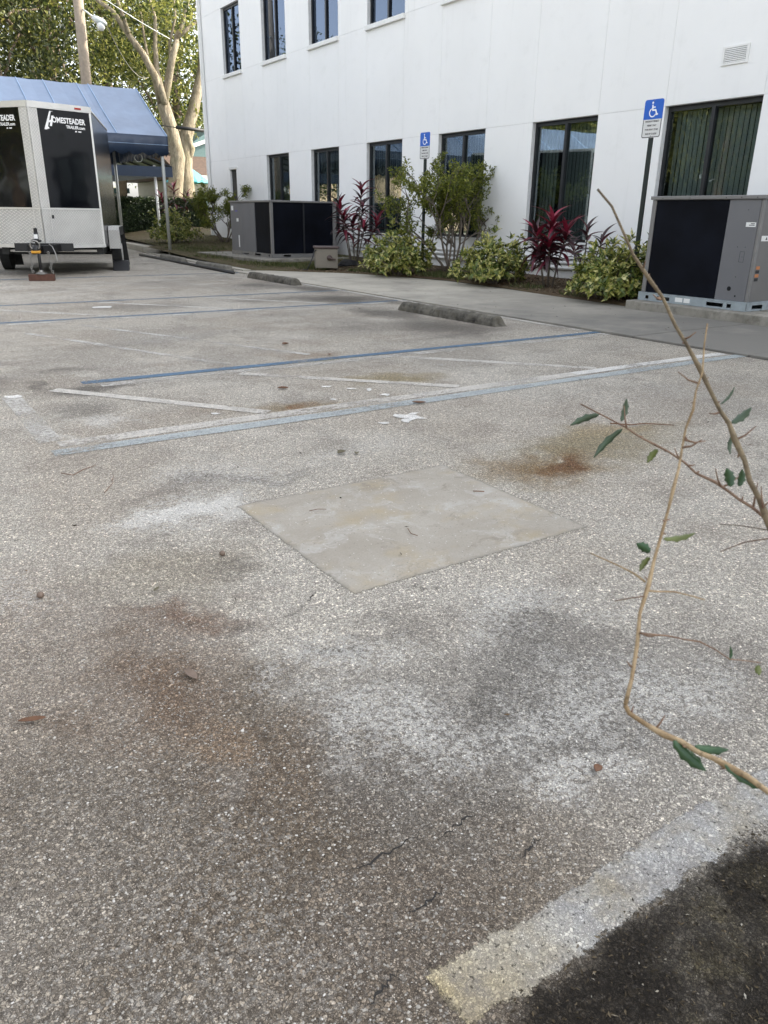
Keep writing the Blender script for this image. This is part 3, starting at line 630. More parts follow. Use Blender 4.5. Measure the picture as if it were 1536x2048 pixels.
for a, b, c, d in ((5.555,5.615,.69,.693),(5.555,5.615,.807,.81),(5.555,5.558,.693,.807),(5.612,5.615,.693,.807)): hq.box(PX+.0006, PX+.0018, a, b, c, d)
hq.build('hatch_outline', 'ink', ac)
for y, z in ((5.9, 1.3), (5.7, 1.37), (5.5, 1.37), (6.4, 1.402), (6.8, 1.402)): MB().cyl((PX-.0225, y, 1.405), (PX-.0202, y, 1.405), .006, 8).build('screw', 'hole', ac)
MB().box(PX+.07, PX+.30, PY0-.003, PY0-.0006, .93, .99).build('warning_plate', 'sticker', ac)
MB().extrude([(PX+.15, PY0-.0038, .945), (PX+.19, PY0-.0038, .945), (PX+.17, PY0-.0038, .98)], (0, -.0008, 0)).build('warning_triangle', 'ink', ac)
for k in range(4): MB().box(PX+.07, PX+.145, PY0-.003, PY0-.0006, .48+k*.045, .515+k*.045).build('rating_label', 'orange_label' if k % 2 else 'ink', ac)
for y0, y1 in ((6.18, 6.27), (6.29, 6.40)): MB().box(PX-.0222, PX-.0203, y0, y1, PZ+.025, PZ+.078).build('base_sticker', 'sticker', ac)

# far unit
ax, ay, az = 8.48, 17.69, .15
pad2 = MB().prism([(8.0,17.2),(10.55,17.2),(10.55,21.2),(7.9,21.2)], -.02, .148).build('equipment_pad', 'pad', None, bevel=.012, origin=(9.2, 19, 0)); tag(pad2, 'low concrete pad under the far air conditioner', 'concrete pad')
ac2 = empty('air_conditioner', (ax, ay, az), 'long grey air conditioner with dark coil panels behind the hose reel box', 'air conditioner')
x1, y1, zt = 10.28, 20.15, 1.45
m = MB(); rail(m, (ax, y1), (ax, ay), az, az+.09, [(.15,.22),(.75,1.1),(1.45,1.8),(2.25,2.33)], .004, (1, 0)); rail(m, (ax, ay), (x1, ay), az, az+.09, [(.3,.5),(1.2,1.4)], .004, (0, 1)); m.box(ax+.01, x1, ay+.01, y1, az+.001, az+.01); m.build('base_rail', 'ac_trim', ac2)
MB().box(ax+.03, x1-.03, ay+.03, y1-.03, az+.09, zt-.04).build('cabinet', 'ac_grey', ac2)
for q in ((19.38, 20.12), (18.62, 19.376)): MB().box(ax+.003, ax+.0295, q[0], q[1], az+.092, zt-.042).build('side_panel', 'ac_grey', ac2, bevel=.003)
MB().box(ax+.012, ax+.0295, 17.80, 18.6, az+.095, zt-.045).build('coil_face', 'coil', ac2)
MB().box(ax, ax+.06, ay, ay+.075, az+.092, zt-.041).build('corner_post', 'ac_trim', ac2, bevel=.004)
MB().box(x1-.10, x1, ay, ay+.0295, az+.092, zt-.041).build('corner_post', 'ac_trim', ac2, bevel=.004)
MB().box(ax+.065, 9.34, ay+.012, ay+.0295, az+.095, zt-.045).build('coil_face', 'coil', ac2)
MB().box(9.345, 9.385, ay+.006, ay+.0295, az+.095, zt-.045).build('divider', 'win_frame', ac2)
MB().box(9.39, x1-.105, ay+.012, ay+.0295, az+.095, zt-.045).build('coil_face', 'coil', ac2)
MB().box(ax-.02, x1+.02, ay-.02, y1+.02, zt-.04, zt).build('top_cover', 'ac_trim', ac2, bevel=.006)
MB().box(ax-.0008, ax+.0028, 19.92, 20.05, 1.22, 1.33).build('label_plate', 'sticker', ac2); MB().box(ax-.0008, ax+.0028, 19.62, 19.74, .95, 1.03).build('label_plate', 'sticker', ac2)
MB().box(ax-.0008, ax+.0028, 19.66, 19.80, 1.19, 1.225).build('maker_badge', 'logo_blue', ac2); MB().box(ax-.0008, ax+.0028, 19.60, 19.66, .33, .62).build('sight_strip', 'sticker', ac2)
M['fan_cap'] = simple('fan_cap', (.05, .05, .052), .5)
for x, y in ((9.0, 18.4), (9.75, 19.2)): MB().tube([(x, y, zt+.001), (x, y, zt+.012), (x, y, zt+.02)], [.33, .31, .08], 24).build('fan_guard', 'fan_cap', ac2)

# hose reel box
M['reel_tan'] = simple('reel_tan', (.20, .175, .14), .6, var=.08); M['reel_lid'] = simple('reel_lid', (.075, .05, .045), .55); M['rubber'] = simple('rubber', (.012, .012, .013), .5)
hx, hy, hz = 8.52, 15.12, .05
hr = empty('hose_reel_box', (hx, hy, hz), 'tan hose reel box with brown lid and crank on the bed edge', 'hose reel', rz=-.45)
b = MB(); b.box(-.24, .24, -.20, -.18, .03, .42).box(-.24, .24, .18, .20, .03, .42).box(-.24, -.22, -.179, .179, .0, .42).box(.22, .24, -.179, .179, .0, .42)
b.build('body', 'reel_tan', hr, bevel=.006, local=True)
for x in (-.17, .14): MB().box(x, x+.05, -.21, -.201, .03, .41).build('rib', 'reel_tan', hr, local=True)
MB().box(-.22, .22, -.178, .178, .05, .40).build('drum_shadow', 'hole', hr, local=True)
MB().prism([(-.27,-.23),(.27,-.23),(.27,.23),(-.27,.23)], .425, .47).build('lid', 'reel_lid', hr, bevel=.015, local=True)
cr = MB().cyl((.06, -.201, .24), (.06, -.235, .24), .055, 18).build('crank', 'reel_lid', hr, True, local=True)
MB().tube([(.06, -.236, .24), (.12, -.245, .215), (.19, -.25, .205)], [.026, .02, .017], 10).build('crank_handle', 'reel_lid', cr, True, local=True)
MB().tube([(-.22, -.205, .39), (-.26, -.24, .37), (-.30, -.27, .25), (-.36, -.3, .12), (-.42, -.28, .0), (-.5, -.25, -.01)], .012, 8).build('hose_end', 'rubber', hr, True, local=True)
o = MB()
for k in range(5):
    o.ring((9.15+.02*k, 15.3, .10+.022*k), (0.05*k, .1, 1), .24-.02*k, .013, 28, 6)
o = o.build('garden_hose', 'rubber', None, True, origin=(9.15, 15.3, .05)); tag(o, 'black garden hose coiled on the ground beside the reel box', 'hose')

# ------------------------------------------------------------------ signs
M['post_green'] = simple('post_green', (.018, .026, .024), .5, .3); M['sign_blue'] = simple('sign_blue', (.012, .11, .52), .4, var=.05); M['sign_white'] = simple('sign_white', (.66, .66, .65), .45, var=.04)
M['sign_sym'] = simple('sign_sym', (.88, .9, .92), .45, var=.02)
def stroke(m, pts, w, x):
    pts = [Vector((0, a, b)) for a, b in pts]
    for p, q in zip(pts, pts[1:]):
        d = (q-p).normalized(); n = Vector((0, -d.z, d.y))*w/2; m.extrude([(x, (p+n).y, (p+n).z), (x, (q+n).y, (q+n).z), (x, (q-n).y, (q-n).z), (x, (p-n).y, (p-n).z)], (-.0008, 0, 0))
    for p in pts[1:-1]: disc(m, p.y, p.z, w/2, x-.0001)
def disc(m, y, z, rr, x, n=14): m.extrude([(x, y+rr*math.cos(2*PI*i/n), z+rr*math.sin(2*PI*i/n)) for i in range(n)], (-.0008, 0, 0))
def rounded(y0, y1, z0, z1, rr, low=True, highr=True):
    P = []
    for cy, cz, a0, on in ((y1-rr, z1-rr, 0, highr), (y0+rr, z1-rr, 90, highr), (y0+rr, z0+rr, 180, low), (y1-rr, z0+rr, 270, low)):
        if on: P += [(cy+rr*math.cos(R(a0+30*k)), cz+rr*math.sin(R(a0+30*k))) for k in range(4)]
        else: P.append((cy+rr*math.copysign(1, math.cos(R(a0+45))), cz+rr*math.copysign(1, math.sin(R(a0+45)))))
    return P
def sign(x, y, label, yawz, lean=0.):
    s = empty('parking_sign', (x, y, .06), label, 'sign', 'disabled parking signs', yawz); s.rotation_euler = (0, lean, yawz)
    # faces -x; left as seen = +y
    MB().box(.004, .012, -.03, .03, 0, 2.48).box(.0122, .034, -.03, -.022, 0, 2.48).box(.0122, .034, .022, .03, 0, 2.48).build('post', 'post_green', s, local=True)
    zb, zs, zt2 = 2.12, 2.345, 2.585
    bl = MB().extrude([(0, a, b) for a, b in rounded(-.15, .15, zs+.001, zt2, .03, low=False)], (.0025, 0, 0)).build('blue_panel', 'sign_blue', s, local=True)
    wh = MB().extrude([(-.001, a, b) for a, b in rounded(-.15, .15, zb, zs, .028, highr=False)], (.0025, 0, 0)).build('text_panel', 'sign_white', s, local=True)
    bd = MB(); q = rounded(-.141, .141, zb+.009, zs-.002, .022, highr=False)
    for (a, b), (c, d) in zip(q, q[1:]+q[:1]):
        if b > zs-.003 and d > zs-.003: continue
        stroke(bd, [(a, b), (c, d)], .009, -.0013)
    bd.build('border', 'ink', wh, local=True)
    sy = MB(); u = .0165
    def P(a, b): return (-(a-6.6)*u, zs+.018+b*u)
    disc(sy, *P(5.3, 11.0), .85*u, -.0006)
    stroke(sy, [P(5.3, 9.6), P(5.75, 5.6), P(8.6, 5.6), P(10.1, 2.2), P(11.2, 2.6)], 1.15*u, -.0006)
    stroke(sy, [P(5.5, 7.7), P(8.2, 7.7)], .9*u, -.0007)
    stroke(sy, [P(6.1+3.1*math.cos(R(t)), 3.9+3.1*math.sin(R(t))) for t in range(118, 352, 13)], .85*u, -.0008)
    sy.build('wheelchair_symbol', 'sign_sym', bl, local=True)
    F4 = lambda z: frame4((-.0016, 0, z), (0, -1, 0), (0, 0, 1))
    for t, z, sz, sxx in (('PARKING BY DISABLED', zs-.034, .030, .70), ('PERMIT ONLY', zs-.084, .030, .78), ('TOW-AWAY ZONE', zs-.134, .030, .78), ('FINE UP TO $250', zs-.186, .030, .80)):
        txt(t, sz, 'ink', wh, F4(z), sx=sxx, bold=.0005)
    for z in (zt2-.02, zb+.022): MB().cyl((-.0045, 0, z), (.004, 0, z), .006, 10).build('bolt', 'ac_trim', s, local=True)
    return s
sign(9.32, 7.56, 'disabled parking sign on dark post beside the near air conditioner', R(2))
sign(9.6, 13.10, 'disabled parking sign rising out of the tall green shrub', R(2))

# ------------------------------------------------------------------ trailer
def plate():
    a = NT('tread_plate'); p = a.pos('Object'); sx = a.n('ShaderNodeSeparateXYZ'); a.set(sx.inputs[0], p)
    h = a.math('ADD', sx.outputs[0], a.math('MULTIPLY', sx.outputs[1], .55))
    U = a.math('MULTIPLY', a.math('ADD', h, sx.outputs[2]), 1/.056); Vv = a.math('MULTIPLY', a.math('SUBTRACT', h, sx.outputs[2]), 1/.056)
    fu = a.math('ABSOLUTE', a.math('SUBTRACT', a.math('FRACT', U), .5)); fv = a.math('ABSOLUTE', a.math('SUBTRACT', a.math('FRACT', Vv), .5))
    par = a.math('MODULO', a.math('ABSOLUTE', a.math('ADD', a.math('FLOOR', U), a.math('FLOOR', Vv))), 2.)
    e1 = a.math('ADD', a.math('MULTIPLY', fu, 1.), a.math('MULTIPLY', fv, 3.2)); e2 = a.math('ADD', a.math('MULTIPLY', fu, 3.2), a.math('MULTIPLY', fv, 1.))
    e = a.math('ADD', a.math('MULTIPLY', e1, par), a.math('MULTIPLY', e2, a.math('SUBTRACT', 1., par)))
    bmp = a.rng(e, .75, .35)
    c = a.mix(a.rng(a.noise(3, 4, .6, p), .3, .7), (.50, .49, .47), (.62, .61, .58)); c = a.mix(bmp, c, (1., .98, .93))
    return a.done(a.bsdf(c, a.rng(bmp, 0, 1, .45, .25), .3, .5, a.bump(bmp, .8, .012)))
M['tread_plate'] = plate()
M['alu'] = simple('alu', (.75, .74, .71), .38, .5, var=.06)
def gloss_black(name, rib):
    a = NT(name); p = a.pos('Object')
    n = a.noise(1.1, 2, .5, p); h = n
    if rib:
        sx = a.n('ShaderNodeSeparateXYZ'); a.set(sx.inputs[0], p); h = a.math('ADD', n, a.math('MULTIPLY', a.math('SINE', a.math('MULTIPLY', sx.outputs[1], 26)), .10))
    return a.done(a.bsdf((.0035, .0042, .006), .22 if rib else .06, 0, .12 if rib else .5, a.bump(h, .08, .1)))
M['trailer_black'] = gloss_black('trailer_black', False); M['trailer_side'] = gloss_black('trailer_side', True)
M['white_vinyl'] = simple('white_vinyl', (.85, .85, .84), .4, var=.02); M['red_lens'] = simple('red_lens', (.35, .02, .01), .25); M['yellow'] = simple('yellow', (.62, .30, .025), .45)
M['chain'] = simple('chain', (.35, .34, .32), .4, .8); M['satin_black'] = simple('satin_black', (.008, .008, .009), .45); M['wood_red'] = simple('wood_red', (.10, .045, .03), .8, var=.3, nscale=20)
M['tyre'] = simple('tyre', (.012, .012, .012), .8)
t = empty('cargo_trailer', (2.65, 14.81, 0), 'black enclosed V-nose cargo trailer with aluminium tread plate trim', 'trailer', rz=-R(19.3))
HW, YA, YC, YR, TB, TT, TK = .98, 1.08, 1.72, 5.6, .50, 2.93, 1.17
def B(m, name, mat, parent=t, **k): return m.build(name, mat, parent, local=True, **k)
nose = [(-HW, YC), (0, YA), (HW, YC)]
sh = MB().prism([(-HW+.01, YR-.02), (HW-.01, YR-.02), (HW-.01, YC+.02), (0, YA+.03), (-HW+.01, YC+.02)][::-1], TB+.01, TT-.03); B(sh, 'body_core', 'satin_black')
d = Vector((HW, YC-YA)).normalized(); nn = Vector((d.y, -d.x))       # outward normal of the right nose face
Ln = math.hypot(HW, YC-YA)
def face(sgn, s0, s1, z0, z1, off, th, name, mat, par=t):
    q = []
    for s, o_ in ((s0, off), (s1, off), (s1, off-th), (s0, off-th)):
        x = d.x*s+nn.x*o_; y = YA+d.y*s+nn.y*o_; q.append((sgn*x, y))
    if sgn < 0: q = q[::-1]
    return B(MB().prism(q, z0, z1), name, mat, par)
for sg in (1, -1):
    pn = face(sg, .16, Ln-.01, TK+.035, TT-.105, .012, .03, 'nose_panel', 'trailer_black')
    face(sg, .01, Ln, TB+.06, TK-.002, .014, .03, 'stone_guard', 'tread_plate')
    face(sg, .0, Ln, TK, TK+.033, .020, .03, 'trim_strip', 'alu')
    face(sg, .0, Ln+.01, TB, TB+.058, .022, .04, 'bottom_rail', 'alu')
    face(sg, .0, Ln+.012, TT-.10, TT, .026, .05, 'top_rail', 'alu')
    face(sg, .0, .158, TK+.035, TT-.102, .020, .03, 'centre_trim', 'tread_plate')
    for s_ in (.002, .150): face(sg, s_, s_+.012, TB+.06, TT-.102, .026, .005, 'edge_bead', 'alu')
    # corner, side, roof edge
    B(MB().prism([(sg*(HW-.02), YC-.03), (sg*(HW+.008), YC-.02), (sg*(HW+.008), YC+.015), (sg*(HW-.02), YC+.015)][::sg], TB, TT-.002), 'corner_trim', 'alu')
    B(MB().box(min(sg*(HW-.03), sg*HW), max(sg*(HW-.03), sg*HW), YC+.02, YR-.25, TB+.05, TT-.06), 'side_panel', 'trailer_side')
    B(MB().extrude([(sg*(HW-.03), YR-.249, TB+.05), (sg*(HW-.03), YR, TB+.05), (sg*(HW-.03), YR, TT-.45), (sg*(HW-.03), YR-.1, TT-.15), (sg*(HW-.03), YR-.249, TT-.06)], (sg*.031, 0, 0)), 'rear_corner', 'trailer_side')
    B(MB().box(min(sg*(HW-.02), sg*(HW+.012)), max(sg*(HW-.02), sg*(HW+.012)), YC+.016, YR-.15, TT-.058, TT-.03), 'roof_trim', 'alu')
    B(MB().box(min(sg*(HW-.02), sg*(HW+.01)), max(sg*(HW-.02), sg*(HW+.01)), YC+.016, YR, TB, TB+.048), 'side_rail', 'satin_black')
    # fender as a bent sheet, wheel
    path = [(2.62, .44), (2.62, .80), (2.70, .87), (3.70, .87), (3.78, .80), (3.78, .44)]; x0, x1 = (HW+.013, HW+.235) if sg > 0 else (-HW-.235, -HW-.013)
    fm = MB()
    for (a, b), (c, e) in zip(path, path[1:]):
        v = Vector((c-a, e-b)).normalized(); n2 = Vector((v.y, -v.x))*.006
        fm.extrude([(x0, a, b), (x0, c, e), (x0, c+n2.x, e+n2.y), (x0, a+n2.x, b+n2.y)], (x1-x0, 0, 0))
    fd = B(fm, 'fender', 'tread_plate'); ox = x1 if sg > 0 else x0
    B(MB().box(ox-.004, ox+.012, 2.62, 3.78, .70, .865), 'fender_skirt', 'satin_black', fd)
    wc = sg*(HW+.11)
    ty = B(MB().tube([(wc-.10, 3.2, .34), (wc-.085, 3.2, .34), (wc+.085, 3.2, .34), (wc+.10, 3.2, .34)], [.30, .34, .34, .30], 28), 'tyre', 'tyre', smooth=False)
    B(MB().tube([(wc+sg*.07, 3.2, .34), (wc+sg*.103, 3.2, .34)], [.20, .19], 20), 'rim', 'alu', ty)
    B(MB().extrude([(wc-.13, 3.62, .86), (wc+.15, 3.62, .86), (wc+.20, 3.70, .06), (wc-.13, 3.70, .06)], (0, .012, 0)), 'mud_flap', 'satin_black')
    B(MB().box(min(sg*.80, sg*.92), max(sg*.80, sg*.92), 1.9, YR-.1, .36, TB-.002), 'frame_rail', 'satin_black')
B(MB().cyl((-1.0, 3.2, .34), (1.0, 3.2, .34), .04, 10), 'axle', 'satin_black')
B(MB().box(-.80, .80, 2.0, 2.06, .40, .44), 'crossbar', 'alu'); B(MB().box(-.80, .80, 2.3, 2.4, .34, .46), 'crossmember', 'satin_black'); B(MB().box(-.80, .80, 4.3, 4.4, .34, .46), 'crossmember', 'satin_black')
B(MB().prism([(-HW+.02, YR-.03), (HW-.02, YR-.03), (HW-.02, YC+.03), (0, YA+.04), (-HW+.02, YC+.03)][::-1], TT-.028, TT+.01), 'roof', 'alu')
B(MB().prism([(d.x*.86+nn.x*.034, YA+d.y*.86+nn.y*.034), (d.x*.98+nn.x*.034, YA+d.y*.98+nn.y*.034), (d.x*.98+nn.x*.026, YA+d.y*.98+nn.y*.026), (d.x*.86+nn.x*.026, YA+d.y*.86+nn.y*.026)], TT-.065, TT-.035), 'marker_light', 'red_lens')
# A-frame tongue, coupler, jack
for sg in (1, -1):
    a = Vector((sg*.55, YC+.1, 0)); b = Vector((sg*.05, .22, 0)); v = (b-a).normalized(); w = Vector((-v.y, v.x, 0))*.035
    B(MB().prism([((p_+q_).x, (p_+q_).y) for p_, q_ in ((a, -w), (b, -w), (b, w), (a, w))], .46, .58), 'tongue_beam', 'satin_black')
B(MB().box(-.50, .50, .86, .90, .462, .60), 'tongue_plate', 'satin_black')
cp = B(MB().tube([(0, .25, .54), (0, .08, .55), (0, -.06, .54), (0, -.12, .50)], [.05, .05, .065, .05], 12), 'coupler', 'satin_black', smooth=True)
B(MB().box(-.075, .075, -.135, -.02, .47, .515), 'latch', 'yellow', cp, bevel=.015); B(MB().ring((0, -.10, .60), (0, 1, .15), .075, .011, 20, 6), 'latch_loop', 'chain', cp, smooth=True)
jk = B(MB().tube([(0, .16, .14), (0, .16, .50)], .028, 14).tube([(0, .16, .48), (0, .16, .80)], .036, 14), 'jack', 'satin_black', smooth=True)
B(MB().tube([(0, .16, .115), (0, .16, .125), (0, .16, .15), (0, .16, .18)], [.10, .10, .04, .035], 18), 'jack_foot', 'chain', jk)
B(MB().box(-.03, .03, .120, .1235, .70, .77), 'jack_label', 'white_vinyl', jk); B(MB().tube([(0, .16, .78), (0, .16, .86), (.02, .16, .87)], [.03, .032, .01], 12), 'jack_cap', 'satin_black', jk)
B(MB().ring((0, .12, .665), (0, .25, 1), .075, .010, 20, 6), 'jack_ring', 'satin_black', jk, smooth=True)
for sx_, zz in ((-.13, .13), (.16, .12)):
    ch = MB(); z = .47; k = 0
    while z > zz:
        ch.ring((sx_+.012*math.sin(k*1.3)+(.02 if sx_ > 0 else 0)*k/8, .12+.01*math.cos(k), z), (1, .2, 0) if k % 2 else (.2, 1, 0), .019, .0055, 10, 5); z -= .031; k += 1
    B(ch, 'safety_chain', 'chain', smooth=True)
B(MB().tube([(.14, .5, .60), (.22, .3, .56), (.27, .2, .45), (.29, .16, .34), (.27, .15, .30)], .008, 6), 'wiring_cable', 'chain', smooth=True)
B(MB().box(.20, .235, .86, .89, 1.02, 1.08), 'junction_box', 'satin_black')
# lettering on both nose panels
def logo(sg, s0):
    ex = Vector((sg*d.x, d.y, 0))*sg; nrm = Vector((sg*nn.x, nn.y, 0)); pnl = t
    def at(s, z): return frame4((sg*(d.x*s+nn.x*.0125), YA+d.y*s+nn.y*.0125, z), ex, (0, 0, 1))
    def A(off): return s0+off if sg > 0 else s0-off
    txt('OMESTEADER', .125, 'white_vinyl', t, at(A(.16), 2.625), align='LEFT', sx=.80, bold=.004)
    txt('TRAILER.com', .070, 'white_vinyl', t, at(A(.41), 2.545), align='LEFT', sx=.9, bold=.002)
    for q0, q1 in ((.57, .605), (.63, .69)):      # two tiny unreadable words
        m5 = at(A(q0), 2.495); B(MB().add([m5 @ Vector(v) for v in ((0, 0, .0005), (q1-q0, 0, .0005), (q1-q0, .018, .0005), (0, .018, .0005))], [(0, 1, 2, 3)]), 'small_print', 'white_vinyl')
    m4 = at(A(0), 2.50); hm = MB()     # the tall slanted initial
    for poly in ([(0, 0), (.055, .0), (.155, .29), (.20, .30), (.13, .30)], [(.02, .0), (.10, .02), (.075, .05)], [(.105, .06), (.145, .06), (.20, .23), (.16, .23)], [(.075, .11), (.165, .13), (.165, .165), (.085, .145)]):
        hm.add([m4 @ Vector((a, b, .0004+.0003*len(hm.v)/8)) for a, b in poly], [tuple(range(len(poly)))])
    B(hm, 'lettering', 'white_vinyl')
logo(1, .26); logo(-1, 1.06)
wb = MB().box(-.21, .21, -.07, .07, 0, .112).build('timber_block', 'wood_red', None, bevel=.004); wb.location = (2.65+.33*.16, 14.81+.944*.16, 0); wb.rotation_euler = (0, 0, -.35); tag(wb, 'red-brown timber block under the trailer jack', 'block')
ck = MB().extrude([(-.16, -.16, 0), (-.16, .16, 0), (-.16, .16, .2), (-.16, .02, .19), (-.16, -.10, .06)], (.32, 0, 0)).build('wheel_chock', 'satin_black', None, bevel=.01); ck.location = (4.66, 17.02, 0); ck.rotation_euler = (0, 0, -R(19)); tag(ck, 'black rubber chock in front of the right trailer wheel', 'wheel chock')

# ------------------------------------------------------------------ canopies
def vinyl(name, c0, sheen):
    a = NT(name); p = a.pos()
    c = a.mix(a.rng(a.noise(1.4, 4, .6, p), .3, .7), tuple(q*.85 for q in c0), tuple(q*1.15 for q in c0))
    return a.done(a.bsdf(c, .42, 0, sheen, a.bump(a.noise(3.5, 3, .5, p), .12, .05)))
M['canopy_top_skylit'] = vinyl('canopy_top_skylit', (.17, .23, .335), .9); M['canopy_navy'] = vinyl('canopy_navy', (.018, .035, .07), .6); M['canopy_seam'] = simple('canopy_seam', (.30, .42, .60), .5)  # top is the navy vinyl with sky sheen painted into a lighter colour
M['post_grey'] = simple('post_grey', (.42, .43, .40), .45, .3)
CE, CRG, CBK, ZE, ZR, CXR, CXL = 22.2, 24.5, 26.9, 3.05, 4.42, 7.66, -7.
cn = empty('blue_canopy', (CXR, CE, 0), 'long blue fabric canopy with scalloped valance behind the trailer', 'canopy')
seams = [CXL, -5.6, -3.4, -1.2, 1.0, 3.2, 4.48, 5.15, 6.02, 6.33, CXR]
for a, b in zip(seams, seams[1:]):
    for (ya, za, yb, zb) in ((CE, ZE, CRG, ZR), (CBK, ZE, CRG, ZR)):
        n = 6; V = []; F = []
        for i in range(n+1):
            tt = i/n; sag = -.035*math.sin(PI*tt)
            for x in (a+.006, (a+b)/2, b-.006): V.append((x, ya+(yb-ya)*tt, za+(zb-za)*tt+sag-(.015 if x == (a+b)/2 else 0)))
        F = [(3*i+k, 3*i+k+1, 3*i+k+4, 3*i+k+3) for i in range(n) for k in (0, 1)]
        o = MB().add(V, F).build('roof_panel', 'canopy_top_skylit', cn); sm = o.modifiers.new('s', 'SOLIDIFY'); sm.thickness = .006
for s in seams[1:]:
    MB().tube([(s, CE-.01, ZE+.01), (s, (CE+CRG)/2, (ZE+ZR)/2-.02), (s, CRG, ZR+.012)], .013, 6).build('seam', 'canopy_seam', cn)
def valance(p0, p1, zt, zb, mat, par, per=.36, drop=.075):
    p0 = Vector(p0); p1 = Vector(p1); L = (p1-p0).length; n = max(1, round(L/per)); dd = (p1-p0)/L; nr = Vector((-dd.y, dd.x, 0)); V = []; F = []; K = n*8
    for i in range(K+1):
        s = L*i/K; ph = (i % 8)/8; z = zb+drop-drop*math.sin(PI*ph)
        if i % 8 == 0: z = zb+drop
        q = p0+dd*s; w = nr*(.018*math.sin(s*7)+.012*math.sin(s*17))
        V += [(q.x, q.y, zt), ((q+w*.5).x, (q+w*.5).y, (zt+z)/2), ((q+w).x, (q+w).y, z)]
    F = [(3*i+k, 3*i+3+k, 3*i+4+k, 3*i+1+k) for i in range(K) for k in (0, 1)]
    o = MB().add(V, F).build('valance', mat, par, smooth=True); sm = o.modifiers.new('s', 'SOLIDIFY'); sm.thickness = .006; return o
va = valance((CXL, CE-.02, 0), (CXR, CE-.02, 0), ZE, 2.56, 'canopy_navy', cn); valance((CXR+.01, CE, 0), (CXR+.01, CBK, 0), ZE, 2.56, 'canopy_navy', cn); valance((CXL, CBK, 0), (CXR, CBK, 0), ZE, 2.56, 'canopy_navy', cn)
for zz in (2.83,): MB().tube([(CXL, CE-.045, zz), (CXR, CE-.045, zz)], .006, 5).build('piping', 'canopy_seam', cn)
MB().extrude([(CXR, CE, ZE), (CXR, CBK, ZE), (CXR, CRG, ZR-.03)], (-.01, 0, 0)).build('gable_end', 'canopy_navy', cn)
for x in (7.5, 3.0, -2.0, -6.5):
    for y in (CE+.05, CBK-.05): MB().cyl((x, y, -.02 if y < 25 else .0), (x, y, ZE-.02), .045, 12).build('post', 'post_grey', cn, True)
for y in (CE+.05, CBK-.05, CRG): MB().cyl((CXL, y, ZE-.03 if y != CRG else ZR-.06), (CXR-.02, y, ZE-.03 if y != CRG else ZR-.06), .03, 8).build('frame_pipe', 'post_grey', cn, True)
for x in (7.5, 5.2, 3.0, .5, -2.0, -6.5):
    MB().tube([(x, CE+.06, ZE-.06), (x, CRG, ZR-.09), (x, CBK-.06, ZE-.06)], .022, 8).build('rafter', 'post_grey', cn, True)
MB().ring((6.9, 22.4, 2.50), (.3, 1, 0), .10, .012, 20, 6).build('hanging_loop', 'post_grey', cn, True)
c2 = empty('navy_canopy', (7.5, 30, 0), 'dark navy canopy with ribbed underside behind the blue one', 'canopy')
for sg, xe in ((1, 10.45), (-1, 3.5)):
    MB().extrude([(7.5, 30, 3.75), (xe, 30, 2.72), (xe, 30, 2.70), (7.5, 30, 3.72)], (0, 8.5, 0)).build('roof_panel', 'canopy_navy', c2)
    for k in range(8): MB().tube([(7.5, 30.2+k*1.15, 3.69), (xe, 30.2+k*1.15, 2.66)], .03, 6).build('rib', 'win_frame', c2)
    MB().box(xe-.02, xe, 30, 38.5, 2.4, 2.699).build('valance', 'canopy_navy', c2)
MB().extrude([(3.5, 29.99, 2.70), (10.45, 29.99, 2.70), (10.45, 29.99, 2.35), (3.5, 29.99, 2.35)], (0, .01, 0)).build('valance', 'canopy_navy', c2)
for x, y in ((9.85, 30.2), (10.3, 38.2), (4, 30.2), (4, 38.2), (8.6, 38.2)): MB().cyl((x, y, 0), (x, y, 2.75), .05, 10).build('post', 'trim_white' if x == 9.85 else 'post_grey', c2, True)

# ------------------------------------------------------------------ utility pole, lamp, wires
M['pole_wood'] = simple('pole_wood', (.30, .245, .185), .85, var=.2, nscale=12, bump=.4, bscale=25)
up_ = empty('utility_pole', (7.45, 29, 0), 'tall weathered timber utility pole rising behind the blue canopy', 'utility pole')
MB().tube([(7.42, 29, 0), (7.45, 29, 5), (7.54, 29, 11)], [.19, .165, .145], 16).build('pole', 'pole_wood', up_, True)
M['lamp_shell'] = simple('lamp_shell', (.55, .58, .56), .4, .3)
la = empty('street_lamp', (7.55, 28.9, 6.9), 'pale street lamp head on a short arm from the utility pole', 'street lamp')
MB().tube([(7.55, 28.84, 7.1), (7.66, 28.75, 7.02), (7.86, 28.7, 6.86)], .025, 8).build('arm', 'lamp_shell', la, True)
MB().tube([(7.78, 28.72, 6.90), (7.90, 28.68, 6.84), (8.08, 28.6, 6.77), (8.18, 28.56, 6.72)], [.05, .11, .10, .04], 14).build('housing', 'lamp_shell', la, True)
MB().tube([(8.0, 28.64, 6.74), (8.02, 28.63, 6.62), (8.03, 28.62, 6.55)], [.11, .12, .06], 14).build('lens', 'sticker', la, True)
M['cable'] = simple('cable', (.16, .15, .14), .6); M['cable_black'] = simple('cable_black', (.012, .012, .012), .6)
def wire(p0, p1, sag, rr, mat, label, n=14):
    p0 = Vector(p0); p1 = Vector(p1); P = [p0.lerp(p1, i/n)-Vector((0, 0, sag*4*(i/n)*(1-i/n))) for i in range(n+1)]
    o = MB().tube(P, rr, 6).build('overhead_wire', mat, None, True, origin=p0); tag(o, label, 'wire', 'overhead wires'); return o
wire((7.55, 29, 7.9), (10.6, 29.6, 6.75), .06, .013, 'lamp_shell', 'thin pale wire crossing the tree tops from pole to building')
wire((8.15, 28.56, 6.75), (12.1, 36.8, 6.55), .5, .012, 'cable', 'sagging wire running from the street lamp to the forked tree')
